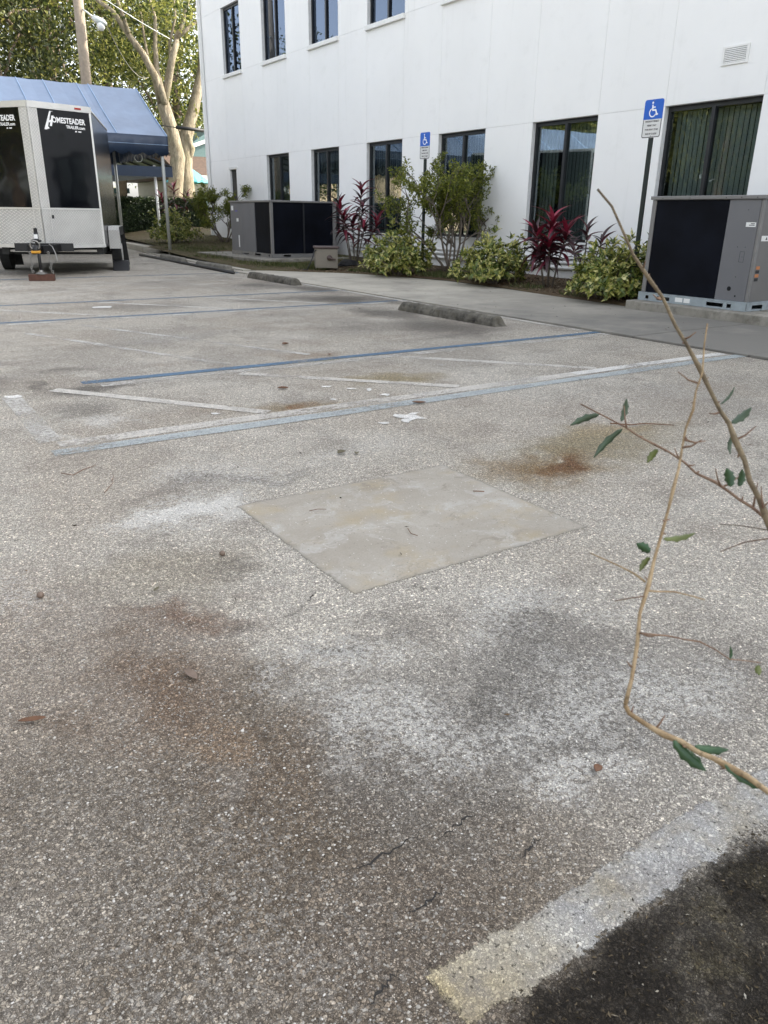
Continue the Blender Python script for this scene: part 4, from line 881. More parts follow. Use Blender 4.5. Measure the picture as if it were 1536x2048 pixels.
wire((12.2, 36.5, 4.72), (16.0, 36.0, 4.50), .05, .020, 'cable_black', 'black cable strung low in front of the forked tree trunk')
o = MB().tube([(13.0, 36.38, 4.655), (14.2, 36.22, 4.58)], .075, 10).build('cable_sleeve', 'cable_black', None, True, origin=(13, 36.4, 4.6)); tag(o, 'thick black sleeve on the cable beside the forked trunk', 'cable sleeve')

# ------------------------------------------------------------------ house beyond
M['house_wall'] = simple('house_wall', (.42, .40, .34), .8); M['roof_brown'] = simple('roof_brown', (.085, .055, .04), .85, var=.4, nscale=6); M['teal'] = simple('teal', (.10, .38, .42), .6); M['house_teal'] = simple('house_teal', (.10, .17, .17), .7)
hs_ = empty('house', (20, 45, 0), 'low house with brown roof and white fascia seen past the building corner', 'house')
MB().box(16.4, 27, 45, 54, 0, 3.1).build('wall', 'house_wall', hs_)
MB().extrude([(15.9, 44.4, 3.05), (15.9, 49.5, 5.0), (15.9, 54.6, 3.05), (15.9, 54.6, 2.9), (15.9, 44.4, 2.9)], (12, 0, 0)).build('roof', 'roof_brown', hs_)
MB().box(15.9, 27.9, 44.3, 44.395, 2.86, 3.08).build('fascia', 'trim_white', hs_)
MB().extrude([(17, 47.5, 4.0), (22, 47.5, 4.0), (22, 47.5, 6.2), (19.5, 47.5, 6.0), (17, 47.5, 4.4)], (0, 4, 0)).build('upper_wall', 'house_teal', hs_)
MB().extrude([(16.6, 47.3, 4.25), (22, 47.3, 6.15), (22, 47.3, 6.35), (16.6, 47.3, 4.45)], (0, 4.4, 0)).build('rake_fascia', 'trim_white', hs_)
for x in (17.2, 19.2, 21.5):
    w = MB().box(x, x+.9, 44.96, 44.998, 1.1, 2.3).build('window', 'trim_white', hs_); MB().box(x+.07, x+.83, 44.945, 44.958, 1.17, 2.23).build('pane', 'glass', w)
um = empty('patio_umbrella', (15.1, 41, 0), 'turquoise patio umbrella between the forked tree and the building corner', 'umbrella')
MB().cyl((15.1, 41, 0), (15.1, 41, 3.3), .025, 8).build('pole', 'post_grey', um); MB().tube([(15.1, 41, 2.55), (15.1, 41, 2.6), (15.1, 41, 3.35)], [1.2, 1.2, .03], 8, cap=False).build('canopy', 'teal', um)
fw_ = empty('white_outbuilding', (9, 52, 0), 'pale low outbuilding glimpsed under the navy canopy', 'building')
MB().box(4, 15, 52, 58, 0, 2.2).build('wall', 'trim_white', fw_); MB().box(3.8, 15.2, 51.8, 58.2, 2.205, 2.5).build('roof', 'house_teal', fw_)
for x in (5, 7.5, 10, 12.5): MB().box(x, x+1.2, 51.95, 51.998, .6, 1.7).build('window', 'win_frame', fw_)
# tan building across the lot (seen mirrored in the ground floor glass)
M['tan_wall'] = simple('tan_wall', (.52, .40, .27), .85)
tb = empty('tan_building', (-24, 70, 0), 'long tan building across the lot, seen only as a reflection', 'building')
MB().box(-42, -20, 52, 82, 0, 4.6).build('wall', 'tan_wall', tb); MB().box(-42.6, -19.4, 51.4, 82.6, 4.605, 5.4).build('roof', 'trim_white', tb)
for y in (55, 60, 65, 70, 75): MB().box(-20, -19.96, y, y+2.2, 1, 2.6).build('window', 'win_frame', tb)

# ------------------------------------------------------------------ vegetation
def leafmat(name, stops, trans=.3, rough=.5, spec=.4, mottle=None):
    a = NT(name); gi = a.n('ShaderNodeNewGeometry'); c = a.ramp(gi.outputs['Random Per Island'], stops)
    if mottle: c = a.mix(a.rng(a.noise(mottle[0], 3, .6), .48, .56), c, mottle[1])
    b = a.bsdf(c, rough, 0, spec)
    if not trans: return a.done(b)
    tr = a.n('ShaderNodeBsdfTranslucent'); a.set(tr.inputs[0], c); x = a.n('ShaderNodeMixShader'); x.inputs[0].default_value = trans; a.set(x.inputs[1], b); a.set(x.inputs[2], tr.outputs[0])
    return a.done(x.outputs[0])
def bark_pale():
    a = NT('bark_pale'); p = a.pos(); q = a.map(p, sc=(1, 1, .3)); n = a.noise(5, 6, .72, q); f_ = a.noise(16, 5, .7, q)
    c = a.mix(a.rng(n, .35, .65), (.16, .13, .088), (.37, .32, .235)); c = a.mix(a.rng(f_, .5, .7, 0, .7), c, (.07, .055, .04)); c = a.mix(a.rng(a.noise(1.4, 4, .6, p), .52, .7, 0, .5), c, (.20, .19, .10))
    return a.done(a.bsdf(c, .9, 0, .2, a.bump(a.math('ADD', n, f_), .8, .06)))
M['leaf_tree'] = leafmat('leaf_tree', [(0, (.028, .042, .013)), (.4, (.085, .11, .026)), (.7, (.20, .215, .045)), (1, (.40, .38, .11))], .45)
M['leaf_dark'] = leafmat('leaf_dark', [(0, (.018, .028, .011)), (.6, (.05, .066, .02)), (.9, (.13, .145, .036)), (1, (.26, .25, .07))], .3)
M['leaf_lig'] = leafmat('leaf_lig', [(0, (.055, .075, .014)), (.6, (.15, .18, .026)), (1, (.32, .33, .06))], .35, .4)
M['leaf_hedge'] = leafmat('leaf_hedge', [(0, (.012, .024, .012)), (.7, (.03, .05, .02)), (1, (.06, .09, .03))], .2, .4)
M['leaf_sch'] = leafmat('leaf_sch', [(0, (.025, .045, .012)), (.34, (.09, .13, .026)), (.46, (.40, .39, .09)), (.75, (.58, .53, .17)), (1, (.75, .69, .33))], .3, .35, .5, (30, (.15, .20, .04)))
M['grass'] = leafmat('grass', [(0, (.06, .075, .022)), (.6, (.10, .13, .035)), (1, (.22, .19, .10))], .3)
M['mulch'] = leafmat('mulch', [(0, (.045, .03, .02)), (.5, (.115, .072, .045)), (.85, (.21, .145, .09)), (1, (.45, .37, .26))], 0, .9, .2)
M['ti_red'] = simple('ti_red', (.11, .009, .022), .4, var=.4, nscale=20); M['ti_pink'] = simple('ti_pink', (.22, .016, .04), .4, var=.3, nscale=20); M['ti_dark'] = simple('ti_dark', (.03, .009, .012), .4, var=.4, nscale=20)
M['bark_pale'] = bark_pale(); M['bark'] = simple('bark', (.17, .13, .095), .9, var=.35, nscale=5, bump=.6, bscale=14); M['bark_twig'] = simple('bark_twig', (.15, .125, .10), .9, var=.3, nscale=20)
def unit(n):
    v = rng.normal(size=(n, 3)); return v/np.linalg.norm(v, axis=1, keepdims=True)
def foliage(centres, per, spread, L, Wd, mat, outward=None, up=.3):
    C = np.repeat(np.asarray(centres, float), per, 0); n = len(C)
    off = unit(n)*(rng.random((n, 1))**.45)*np.asarray(spread)
    P = C+off; D = off/np.linalg.norm(off, axis=1, keepdims=True)+unit(n)*.8+np.array([0, 0, up])
    return leaves(P, D, rng.uniform(L[0], L[1], n), rng.uniform(Wd[0], Wd[1], n))
def set_foliage(name, parent, VF, mat, kind=True):
    V, F = VF; b = base_of(parent); o = link(name, np_mesh(name, V-np.array(b), F, mat), parent)
    if kind: o['kind'] = 'stuff'
    return o
def tree(name, x, y, h, rx, rz_, z0, label, nclump=75, per=130, mat='leaf_tree', bark='bark', tr=.28, seed=0, lean=(0, 0), limbs=True):
    rs = np.random.default_rng(seed); t = empty(name, (x, y, 0), label, 'tree', 'trees behind the lot')
    zc = (z0+h)/2; hz = (h-z0)/2
    top = Vector((x+lean[0], y+lean[1], zc+hz*.55))
    m = MB(); pts = [Vector((x, y, -.1))]+[Vector((x, y, 0)).lerp(top, q)+Vector((rs.normal()*.12, rs.normal()*.12, 0)) for q in (.25, .5, .75, 1)]
    m.tube(pts, [tr*1.25, tr, tr*.8, tr*.55, tr*.2], 10)
    C = []
    for k in range(nclump):
        v = rs.normal(size=3); v /= np.linalg.norm(v); q = rs.random()**.4
        C.append((x+lean[0]*.6+v[0]*rx*q, y+lean[1]*.6+v[1]*rx*q, zc+v[2]*hz*q))
    if limbs:
        for k in range(0, nclump, 6):
            c = Vector(C[k]); a = pts[2].lerp(pts[4], rs.random()*.8) if c.z > zc else pts[1].lerp(pts[3], rs.random())
            m.tube([a, a.lerp(c, .5)+Vector((0, 0, .3)), c], [tr*.35, tr*.22, .03], 6)
    m.build('trunk', bark, t, True)
    set_foliage('crown', t, foliage(C, per, (rx*.26, rx*.26, hz*.17), (.16, .34), (.09, .18), mat), mat)
    return t
# forked pale tree beside the building corner
def PX_(px, py, y=38., dy=0): return Vector((12.47+.0231*(px-300)*(y/38.)+(y-38)*.33, y+dy, 1.16+(4.74+(200-py)*.018)*(y/38.)))
ft = empty('forked_tree', (13.2, 38, 0), 'pale barked tree forking into bare sunlit limbs beside the building', 'tree', 'trees behind the lot')
m = MB()
m.tube([(13.15, 38, -.1), (13.2, 38, 1.6), PX_(347, 330), PX_(336, 260), PX_(325, 208)], [.50, .37, .34, .31, .29], 14)
for P, rr in (([(328,215),(312,150),(290,105),(268,63),(243,28),(219,0),(190,-50)], [.34,.26,.22,.19,.16,.13,.08]), ([(268,66),(262,30),(257,0),(250,-50)], [.14,.12,.10,.06]), ([(325,212),(319,140),(320,80),(320,27),(315,-40)], [.25,.2,.15,.11,.06]),
              ([(328,215),(340,165),(347,109),(358,75),(366,55),(378,25),(386,0),(395,-40)], [.34,.28,.24,.2,.17,.14,.12,.08]), ([(364,60),(380,42),(395,30),(415,10)], [.14,.12,.1,.06]), ([(345,120),(352,70),(360,20),(366,-20)], [.12,.10,.08,.05]), ([(300,122),(302,60),(300,10)], [.1,.08,.05])):
    m.tube([PX_(a, b, dy=.25*math.sin(i*1.7+a)) for i, (a, b) in enumerate(P)], [q*.64 for q in rr], 10)
m.build('trunk', 'bark_pale', ft, True)
C = [PX_(random.uniform(205, 410), random.uniform(-90, 150), dy=random.uniform(.6, 3)) for _ in range(60)]+[PX_(random.uniform(250, 400), random.uniform(-40, 60), dy=random.uniform(-1.2, 0)) for _ in range(7)]
set_foliage('crown', ft, foliage([tuple(c) for c in C], 70, (.7, .7, .55), (.14, .28), (.07, .14), 'leaf_tree'), 'leaf_tree')
st2 = empty('broken_trunk', (14.6, 40, 0), 'stout pale trunk standing just right of the forked tree', 'tree', 'trees behind the lot')
m = MB(); m.tube([(14.5, 40, -.1), (14.6, 40, 1.5), (14.55, 40, 3.2), (14.75, 40, 4.6), (15.3, 40, 6.0), (15.9, 40.3, 7.6), (16.2, 40.5, 10)], [.55, .42, .40, .33, .26, .2, .12], 12); m.tube([(14.6, 40, 3.3), (14.9, 39.8, 4.1), (14.75, 39.6, 4.7)], [.25, .2, .08], 10); m.build('trunk', 'bark_pale', st2, True)
C = [(random.uniform(13.8, 18.5), random.uniform(40, 43), random.uniform(4.5, 12)) for _ in range(34)]
set_foliage('crown', st2, foliage(C, 80, (.8, .8, .6), (.14, .28), (.07, .14), 'leaf_tree'), 'leaf_tree')
tr_list = [
 (7.2, 44, 17, 4.6, 3.2, 'dense dark tree above the trailer at the left edge', 90, 120, 'leaf_dark', 1),
 (10.6, 48, 19, 4.8, 3.4, 'dense broadleaf tree behind the utility pole', 90, 120, 'leaf_tree', 2),
 (14.3, 51, 19, 4.6, 3.0, 'dark leafy tree behind the forked tree', 75, 115, 'leaf_dark', 3),
 (18.6, 52, 18, 4.4, 3.6, 'airy tree above the brown roofed house', 70, 120, 'leaf_tree', 4),
 (4.6, 52, 18, 4.6, 3.0, 'leafy tree at the left edge behind the dark one', 80, 150, 'leaf_tree', 5),
 (9.0, 60, 21, 5.6, 2.6, 'tall dark tree far behind the utility pole', 90, 150, 'leaf_dark', 6),
 (16.5, 64, 21, 6.0, 2.6, 'tall pale green tree far behind the forked tree', 80, 140, 'leaf_tree', 7),
 (24.0, 60, 19, 5.0, 3.0, 'far tree hidden mostly by the building corner', 55, 100, 'leaf_dark', 8)]
for (x, y, h, rx, z0, lab, nc, per, mt, sd) in tr_list: tree('leafy_tree', x, y, h, rx, 0, z0, lab, nc, per, mt, seed=sd)
# tree belt across the lot that the windows mirror
for i, (x, y, h) in enumerate(((-17, 18, 12), (-18, 27, 13), (-19, 36, 11), (-17, 45, 14), (-12, 62, 15), (-6, 74, 17), (-20, 8, 12), (-2, 88, 18))):
    tree('lot_tree', x, y, h, 4.6, 0, 2.0, ('%s tree of the row across the lot, mirrored in the windows' % ('nearest', 'second', 'third', 'fourth', 'fifth', 'sixth', 'hindmost', 'farthest')[i]), 85, 110, 'leaf_tree', seed=20+i)

# far wood closing the view across the lot (mirrored in the glass)
C = np.stack([rng.uniform(-34, -25, 420), rng.uniform(-15, 75, 420), rng.uniform(.5, 13, 420)], 1)
V, F = foliage(C, 190, (1.9, 1.9, 1.6), (.4, .8), (.3, .5), 'leaf_dark'); o = link('far_wood', np_mesh('far_wood', V, F, 'leaf_dark')); tag(o, 'dense wood across the lot that reads as one dark mass', 'wood', kind='stuff')
# clipped hedge
hg = empty('clipped_hedge', (9.6, 31.6, .1), 'dark clipped hedge behind the canopy posts', 'hedge')
P = np.stack([rng.uniform(7.2, 12.2, 9000), rng.uniform(31.2, 32.6, 9000), rng.uniform(.05, 1.62, 9000)], 1); sel = rng.random(9000) < .55; P[sel, 1] = 31.15+rng.random(sel.sum())*.18; P[~sel, 2] = 1.45+rng.random((~sel).sum())*.2
MB().box(7.35, 12.05, 31.35, 32.5, 0, 1.45).build('twig_core', 'leaf_hedge', hg)
set_foliage('leaf_mass', hg, leaves(P, unit(len(P))+np.array([0, -.5, .4]), rng.uniform(.06, .13, len(P)), rng.uniform(.04, .07, len(P))), 'leaf_hedge')

def shrub_schefflera(x, y, rx, ry, h, label, n=360, seed=1):
    rs = np.random.default_rng(seed); z = bed_z(x, y); s = empty('variegated_shrub', (x, y, z), label, 'shrub', 'yellow variegated shrubs')
    m = MB(); C = []; D = []
    for k in range(n):
        v = rs.normal(size=3); v[2] = abs(v[2])*.9; v /= np.linalg.norm(v); q = .55+.45*rs.random()**.5 if k % 3 else rs.random()*.75
        lump = 1+.22*math.sin(v[0]*5+seed)*math.cos(v[1]*6)+.12*math.sin(v[2]*9+v[0]*7)
        p = np.array([x+v[0]*rx*q*lump, y+v[1]*ry*q*lump, z+.06+v[2]*(h-.1)*q*lump+.12*(1-v[2])*rs.random()]); C.append(p); D.append(v)
        if k % 11 == 0: m.tube([(x+rs.normal()*.05, y+rs.normal()*.05, z-.03), tuple(p*.5+np.array([x, y, z])*.5+np.array([0, 0, .05])), tuple(p)], [.011, .008, .004], 5)
    m.build('stem', 'bark_twig', s)
    C = np.array(C); D = np.array(D); k = 7; CC = np.repeat(C, k, 0); nD = np.repeat(D, k, 0); nn_ = len(CC)
    dirs = nD*.55+unit(nn_)*.8+np.array([0, 0, .15]); N = nD+unit(nn_)*.35+np.array([0, 0, .3])
    set_foliage('leaf_mass', s, leaves(CC+unit(nn_)*.015, dirs, rs.uniform(.08, .145, nn_), rs.uniform(.036, .06, nn_), .12, .2, N), 'leaf_sch')
    return s
shrub_schefflera(8.98, 13.05, .62, .60, .93, 'yellow variegated shrub under the far parking sign', 380, 2)
shrub_schefflera(9.30, 10.55, .60, .56, .80, 'yellow variegated shrub between the tall green shrub and the red ti plant', 360, 3)
shrub_schefflera(9.08, 7.78, .55, .55, .78, 'yellow variegated shrub against the near air conditioner', 380, 4)
shrub_schefflera(9.75, 7.75, .45, .5, .82, 'small variegated shrub tucked behind the near sign post', 160, 6)
shrub_schefflera(8.75, 25.4, .80, .70, 1.0, 'yellow variegated shrub beside the canopy post at far left', 330, 5)

def shrub_woody(x, y, h, spread, label, seed, n_stem=6, dens=1., bare=True):
    rs = random.Random(seed); z = bed_z(x, y); s = empty('woody_shrub', (x, y, z), label, 'shrub', 'tall woody shrubs'); m = MB(); tips = []
    def grow(p, dr, L, rr, lev):
        P = [p]; d_ = dr.normalized()
        for i in range(4):
            d_ = (d_+Vector((rs.gauss(0, .16), rs.gauss(0, .16), rs.gauss(.03, .1)))).normalized(); P.append(P[-1]+d_*L/4)
        m.tube(P, [rr, rr*.9, rr*.8, rr*.7, rr*.55], 6 if lev < 2 else 4)
        if lev >= 2:
            tips.append((P[-1], d_)); tips.append((P[2], d_)); tips.append((P[3], d_))
        if lev < 3:
            for k in range(3 if lev else 4):
                b = P[rs.choice((2, 3, 4))]; a = rs.uniform(0, 6.28); sd = Vector((math.cos(a), math.sin(a), rs.uniform(.0, .6)))
                grow(b, d_*.7+sd*.75, L*rs.uniform(.48, .68), rr*.55, lev+1)
    for k in range(n_stem):
        a = 6.28*k/n_stem+rs.uniform(-.4, .4); grow(Vector((x, y, z-.04))+Vector((math.cos(a), math.sin(a), 0))*.07, Vector((math.cos(a)*spread, math.sin(a)*spread*.7, 1)), h*.52, .026, 0)
    m.build('branches', 'bark_twig', s, True)
    T = [(p, d_) for p, d_ in tips if p.z > z+h*(.22 if bare else .15) and rs.random() < dens]
    C = np.array([tuple(p) for p, _ in T]); Dv = np.array([tuple(d_) for _, d_ in T]); k = 15; CC = np.repeat(C, k, 0)+rng.normal(size=(len(C)*k, 3))*.035; DD = np.repeat(Dv, k, 0)*.7+unit(len(CC))
    set_foliage('leaf_mass', s, leaves(CC, DD, rng.uniform(.05, .085, len(CC)), rng.uniform(.02, .034, len(CC))), 'leaf_lig'); return s
shrub_woody(9.95, 12.55, 2.25, .36, 'tall green shrub with twisted bare stems in front of a window', 11, 8, .72)
shrub_woody(10.0, 24.3, 1.75, .6, 'loose green shrub by the side door at the far end of the wall', 12, 6, .8)

# red ti plants: every leaf a part
def ti_leaf(L, w, droop, fold=.3):
    n = 6; V = []; F = []
    for i in range(n+1):
        t_ = i/n; ww = w*math.sin(PI*min(1, .08+t_*.92))**.8*(1-.25*t_) if t_ < 1 else .001; xx = L*t_*(1-.15*droop*t_); zz = -L*droop*t_*t_
        V += [(xx, ww/2, zz+ww*fold), (xx, 0, zz), (xx, -ww/2, zz+ww*fold)]
    F = [(3*i+k, 3*i+3+k, 3*i+4+k, 3*i+1+k) for i in range(n) for k in (0, 1)]
    return V, F
TL = []
for mt in ('ti_red', 'ti_pink', 'ti_dark'):
    for L, w, dp in ((.36, .085, .35), (.32, .08, .12), (.40, .08, .7)):
        V, F = ti_leaf(L, w, dp); me = np_mesh('ti_leaf', V, F, mt, True); TL.append((mt, me))
def ti_plant(x, y, stems, label, seed, sc=1., zb=None):
    rs = random.Random(seed); z = bed_z(x, y) if zb is None else zb; s = empty('ti_plant', (x, y, z), label, 'plant', 'red ti plants'); m = MB(); cnt = 0
    for (dx, dy, h, n, red) in stems:
        P = [Vector((x+dx*.25, y+dy*.25, z-.04)), Vector((x+dx*.6, y+dy*.6, z+h*.5)), Vector((x+dx, y+dy, z+h))]; m.tube(P, [.016, .013, .010], 7)
        for k in range(n):
            t_ = (k/n); a = k*2.4+rs.uniform(-.3, .3); hh = h*(1-.42*t_); q = Vector((dx*(.4+.6*hh/h), dy*(.4+.6*hh/h), hh))
            el = 1.25-1.5*t_+rs.uniform(-.2, .2); mt = ('ti_pink' if t_ < .3 and rs.random() < red*1.3 else 'ti_red') if rs.random() < red*(1.15-t_*.7) else 'ti_dark'
            me = rs.choice([q_ for m_, q_ in TL if m_ == mt]); o = link('leaf', me, s, q, (rs.uniform(-.3, .3), -el, a)); o.scale = (sc*rs.uniform(.75, 1.1),)*3; cnt += 1
    m.build('cane', 'bark_twig', s, True)
    return s
ti_plant(9.55, 9.45, [(.0, .02, 1.02, 34, .9), (-.18, .2, .86, 30, .8), (.1, -.22, .88, 30, .85), (-.2, -.14, .70, 26, .7), (.15, .2, .66, 24, .6), (-.25, .05, .55, 20, .6)], 'full crimson ti plant in front of the window near the parking sign', 3)
ti_plant(10.25, 9.35, [(.0, .0, .85, 16, .35), (.1, -.25, .7, 14, .3), (-.1, .2, .6, 12, .3)], 'thin dark ti plant against the wall beside the crimson one', 5, .85)
ti_plant(9.85, 16.1, [(.0, -.30, 1.62, 30, .75), (-.22, .35, 1.28, 26, .7), (-.28, .05, 1.02, 28, .9), (.15, -.1, 1.25, 22, .4), (.35, -.45, .92, 26, .9), (.1, .25, .85, 20, .5), (-.1, -.6, .8, 20, .6)], 'tall leggy ti plant with crimson tops beside the far air conditioner', 7)
ti_plant(9.6, 27.6, [(.0, .0, 1.6, 18, .8), (-.4, .2, 1.3, 16, .8), (.4, -.2, 1.35, 16, .7)], 'distant ti plant beside the canopy at far left', 9, 1.1)

# mulch chips, grass tufts
n = 9000; X = np.zeros(n); Y = rng.uniform(7.1, 15.3, n); XB = np.array([walk_back(q) for q in Y]); X = XB+(10.65-XB)*rng.random(n)**1.0+.02
Z = np.array([bed_z(a, b)+.018*noise2(a, b) for a, b in zip(X, Y)])+.004
V, F = leaves(np.stack([X, Y, Z], 1), unit(n)*np.array([1, 1, .25]), rng.uniform(.02, .07, n), rng.uniform(.006, .018, n), .1, .0)
o = link('mulch_chips', np_mesh('mulch_chips', V, F, 'mulch')); tag(o, 'brown bark mulch and leaf litter in the planting bed', 'mulch', kind='stuff')
def blades(xs, ys, hmin, hmax, spread=.06):
    k = len(xs); z = np.array([bed_z(a, b) for a, b in zip(xs, ys)]); D = unit(k)*.55+np.array([0, 0, 1.]); return leaves(np.stack([xs, ys, z], 1), D, rng.uniform(hmin, hmax, k), rng.uniform(.005, .012, k), .1, .3)
gx = []; gy = []
for cx, cy, rr, k in ((9.35,12.2,.35,600),(9.25,11.7,.3,400),(9.0,13.6,.3,350),(9.2,9.6,.25,160),(8.95,8.4,.2,160),(8.35,15.4,.35,500),(8.1,16.4,.4,600),(7.8,17.0,.5,350),(8.6,16.2,.4,300),(7.9,19.5,.7,500),(8.3,22.5,.9,700),(9.3,12.0,.8,500),(8.85,14.2,.25,200)):
    a = rng.uniform(0, 6.28, k); q = rr*rng.random(k)**.6; x_ = cx+np.cos(a)*q; y_ = cy+np.sin(a)*q*1.4
    ok = np.array([(u_ > walk_back(v_)-.03) if v_ < 15.6 else u_ > 7.25 for u_, v_ in zip(x_, y_)]); gx += list(x_[ok]); gy += list(y_[ok])
V, F = blades(np.array(gx), np.array(gy), .03, .10); o = link('grass_tufts', np_mesh('grass_tufts', V, F, 'grass')); tag(o, 'thin weedy grass tufts in the bed and lawn strip', 'grass', kind='stuff')
k = 9000; x_ = rng.uniform(7.2, 10.6, k); y_ = rng.uniform(15.8, 27, k); ok = x_ > 7.3+.05*(y_-15.8); x_ = x_[ok]; y_ = y_[ok]
V, F = blades(x_, y_, .015, .045); o = link('dry_lawn', np_mesh('dry_lawn', V, F, 'grass')); tag(o, 'sparse dry lawn in front of the far air conditioner', 'grass', kind='stuff')

# loose chippings in the near asphalt
M['chip'] = leafmat('chip', [(0, (.13, .12, .105)), (.5, (.25, .23, .20)), (.85, (.36, .335, .29)), (1, (.52, .50, .46))], 0, .8, .3)
n = 15000; X = rng.uniform(-.1, 1.5, n); Y = .55+1.7*rng.random(n)**1.3; dk_ = (Y < .7) & (X > .55); X = X[~dk_]; Y = Y[~dk_]; n = len(X)
rr = rng.uniform(.0010, .0031, n)*(1+.5*(rng.random(n) < .08)); th = rng.uniform(0, 6.28, n); ca, sa = np.cos(th), np.sin(th); el = rng.uniform(.6, 1.5, n)
base = np.array([[1,0,0],[.25,.8,.1],[-.75,.55,0],[-.85,-.45,.05],[.3,-.9,0],[0,.05,.55]]); 
V = np.zeros((n, 6, 3)); jx = base[None, :, :]*(1+rng.normal(size=(n, 6, 3))*.15); V[:, :, 0] = X[:, None]+(jx[:, :, 0]*ca[:, None]*el[:, None]-jx[:, :, 1]*sa[:, None])*rr[:, None]; V[:, :, 1] = Y[:, None]+(jx[:, :, 0]*sa[:, None]*el[:, None]+jx[:, :, 1]*ca[:, None])*rr[:, None]; V[:, :, 2] = jx[:, :, 2]*rr[:, None]*.9+.0002
i = (np.arange(n)*6)[:, None]; F = np.concatenate([i+np.array([[a, b, 5]]) for a, b in ((0,1),(1,2),(2,3),(3,4),(4,0))], 1).reshape(-1, 3)
o = link('stone_chippings', np_mesh('stone_chippings', V.reshape(-1, 3), F, 'chip'), lot); o['kind'] = 'stuff'
n = 1300; X = rng.uniform(.62, 1.45, n); Y = rng.uniform(.25, .60, n); V, F = leaves(np.stack([X, Y, np.full(n, .001)], 1), unit(n)*np.array([1, 1, .1]), rng.uniform(.003, .014, n), rng.uniform(.0015, .005, n), .3, .0)
M['grit'] = leafmat('grit', [(0, (.02, .016, .011)), (.6, (.06, .046, .028)), (.9, (.14, .11, .07)), (1, (.34, .32, .27))], 0, .9, .2); o = link('leaf_grit', np_mesh('leaf_grit', V, F, 'grit'), lot); o['kind'] = 'stuff'
# specks of debris over the lot
M['debris'] = leafmat('debris', [(0, (.02, .016, .012)), (.7, (.06, .045, .03)), (1, (.14, .09, .05))], 0, .9, .2)
n = 420; X = rng.uniform(.2, 8.6, n); Y = rng.uniform(1.0, 14, n)**1.0; Z = np.where(X > 6.62, .03, .008)
V, F = leaves(np.stack([X, Y, Z], 1), unit(n)*np.array([1, 1, .08]), rng.uniform(.008, .035, n), rng.uniform(.003, .008, n), .15, .0); o = link('leaf_crumbs', np_mesh('leaf_crumbs', V, F, 'debris')); tag(o, 'scattered crumbs of dry leaf and twig on the lot', 'debris', kind='stuff')

# single fallen leaves, twigs and nuts
M['dead_leaf'] = simple('dead_leaf', (.14, .065, .03), .6, var=.4, nscale=40); M['dead_grey'] = simple('dead_grey', (.16, .115, .085), .7, var=.3, nscale=40); M['dead_olive'] = simple('dead_olive', (.10, .085, .045), .7, var=.3, nscale=40)
def fallen(x, y, L, w, ang, mat, label, curl=.25, z=.004):
    n = 7; V = []
    for i in range(n+1):
        t_ = i/n; ww = w*math.sin(PI*(.04+.92*t_))**.7; zz = z+curl*L*(t_-.5)**2+.003
        V += [(L*(t_-.5), ww/2, zz+ww*.35), (L*(t_-.5), 0, zz), (L*(t_-.5), -ww/2, zz+ww*.3)]
    F = [(3*i+k, 3*i+3+k, 3*i+4+k, 3*i+1+k) for i in range(n) for k in (0, 1)]
    o = MB().add(V, F).build('fallen_leaf', mat, None, True); o.location = (x, y, 0); o.rotation_euler = (0, 0, ang); sm = o.modifiers.new('s', 'SOLIDIFY'); sm.thickness = .001; tag(o, label, 'leaf', 'fallen leaves on the asphalt')
for q in ((.147,1.74,.062,.018,-.35,'dead_leaf','reddish fallen leaf near the left edge in the foreground'),(.539,1.722,.060,.024,-1.4,'dead_grey','curled grey-brown fallen leaf in the left foreground'),(1.175,.877,.026,.020,.4,'dead_leaf','small orange-brown leaf scrap below the foreground twigs'),
          (1.92,3.27,.055,.035,.2,'dead_olive','olive fallen leaf just beyond the concrete patch'),(1.98,3.22,.035,.025,1.,'dead_olive','smaller olive leaf scrap beside the one beyond the patch'),(2.356,4.826,.075,.035,-.5,'dead_leaf','brown fallen leaf between the faded diagonal lines'),
          (3.254,6.578,.08,.05,.3,'dead_leaf','brown fallen leaf alone in the middle of the bay'),(3.336,5.874,.06,.03,.8,'dead_leaf','brown leaf lying just past the blue stripe'),(2.929,3.978,.09,.03,-.6,'dead_leaf','maroon fallen leaf lying on the pale blue line'),(.62,2.26,.03,.012,.7,'dead_olive','green-brown leaf sliver left of the concrete patch')): fallen(*q)
def nut(x, y, rr, label):
    o = MB().tube([(-rr, 0, rr*.9), (-rr*.7, 0, rr*.9), (0, 0, rr*.9), (rr*.6, 0, rr*.9), (rr, 0, rr*.9), (rr*1.25, 0, rr*.9)], [.001, rr*.7, rr, rr*.8, rr*.4, .001], 10).build('acorn', 'dead_grey', None, True); o.location = (x, y, .001); o.rotation_euler = (0, 0, random.uniform(0, 6)); tag(o, label, 'acorn', 'acorns on the asphalt')
nut(.91, 2.408, .011, 'round acorn near the concrete patch corner'); nut(.293, 2.411, .012, 'flattened acorn at the left edge of the lot')
def stick(P, rr, label):
    o = MB().tube([(a, b, .008+rr) for a, b in P], [rr, rr, rr*.9, rr*.6][:len(P)], 6).build('twig', 'dead_leaf', None, True, origin=(P[0][0], P[0][1], .008)); tag(o, label, 'twig', 'twigs lying on the lot')
stick([(.62,3.66),(.66,3.60),(.72,3.66),(.79,3.70)], .002, 'forked reddish twig below the end of the pale blue line'); stick([(.72,3.28),(.76,3.35),(.79,3.40)], .0016, 'short twig beside the forked reddish twig'); stick([(.79,3.42),(.82,3.5)], .0016, 'tiny twig right of the forked reddish twig')
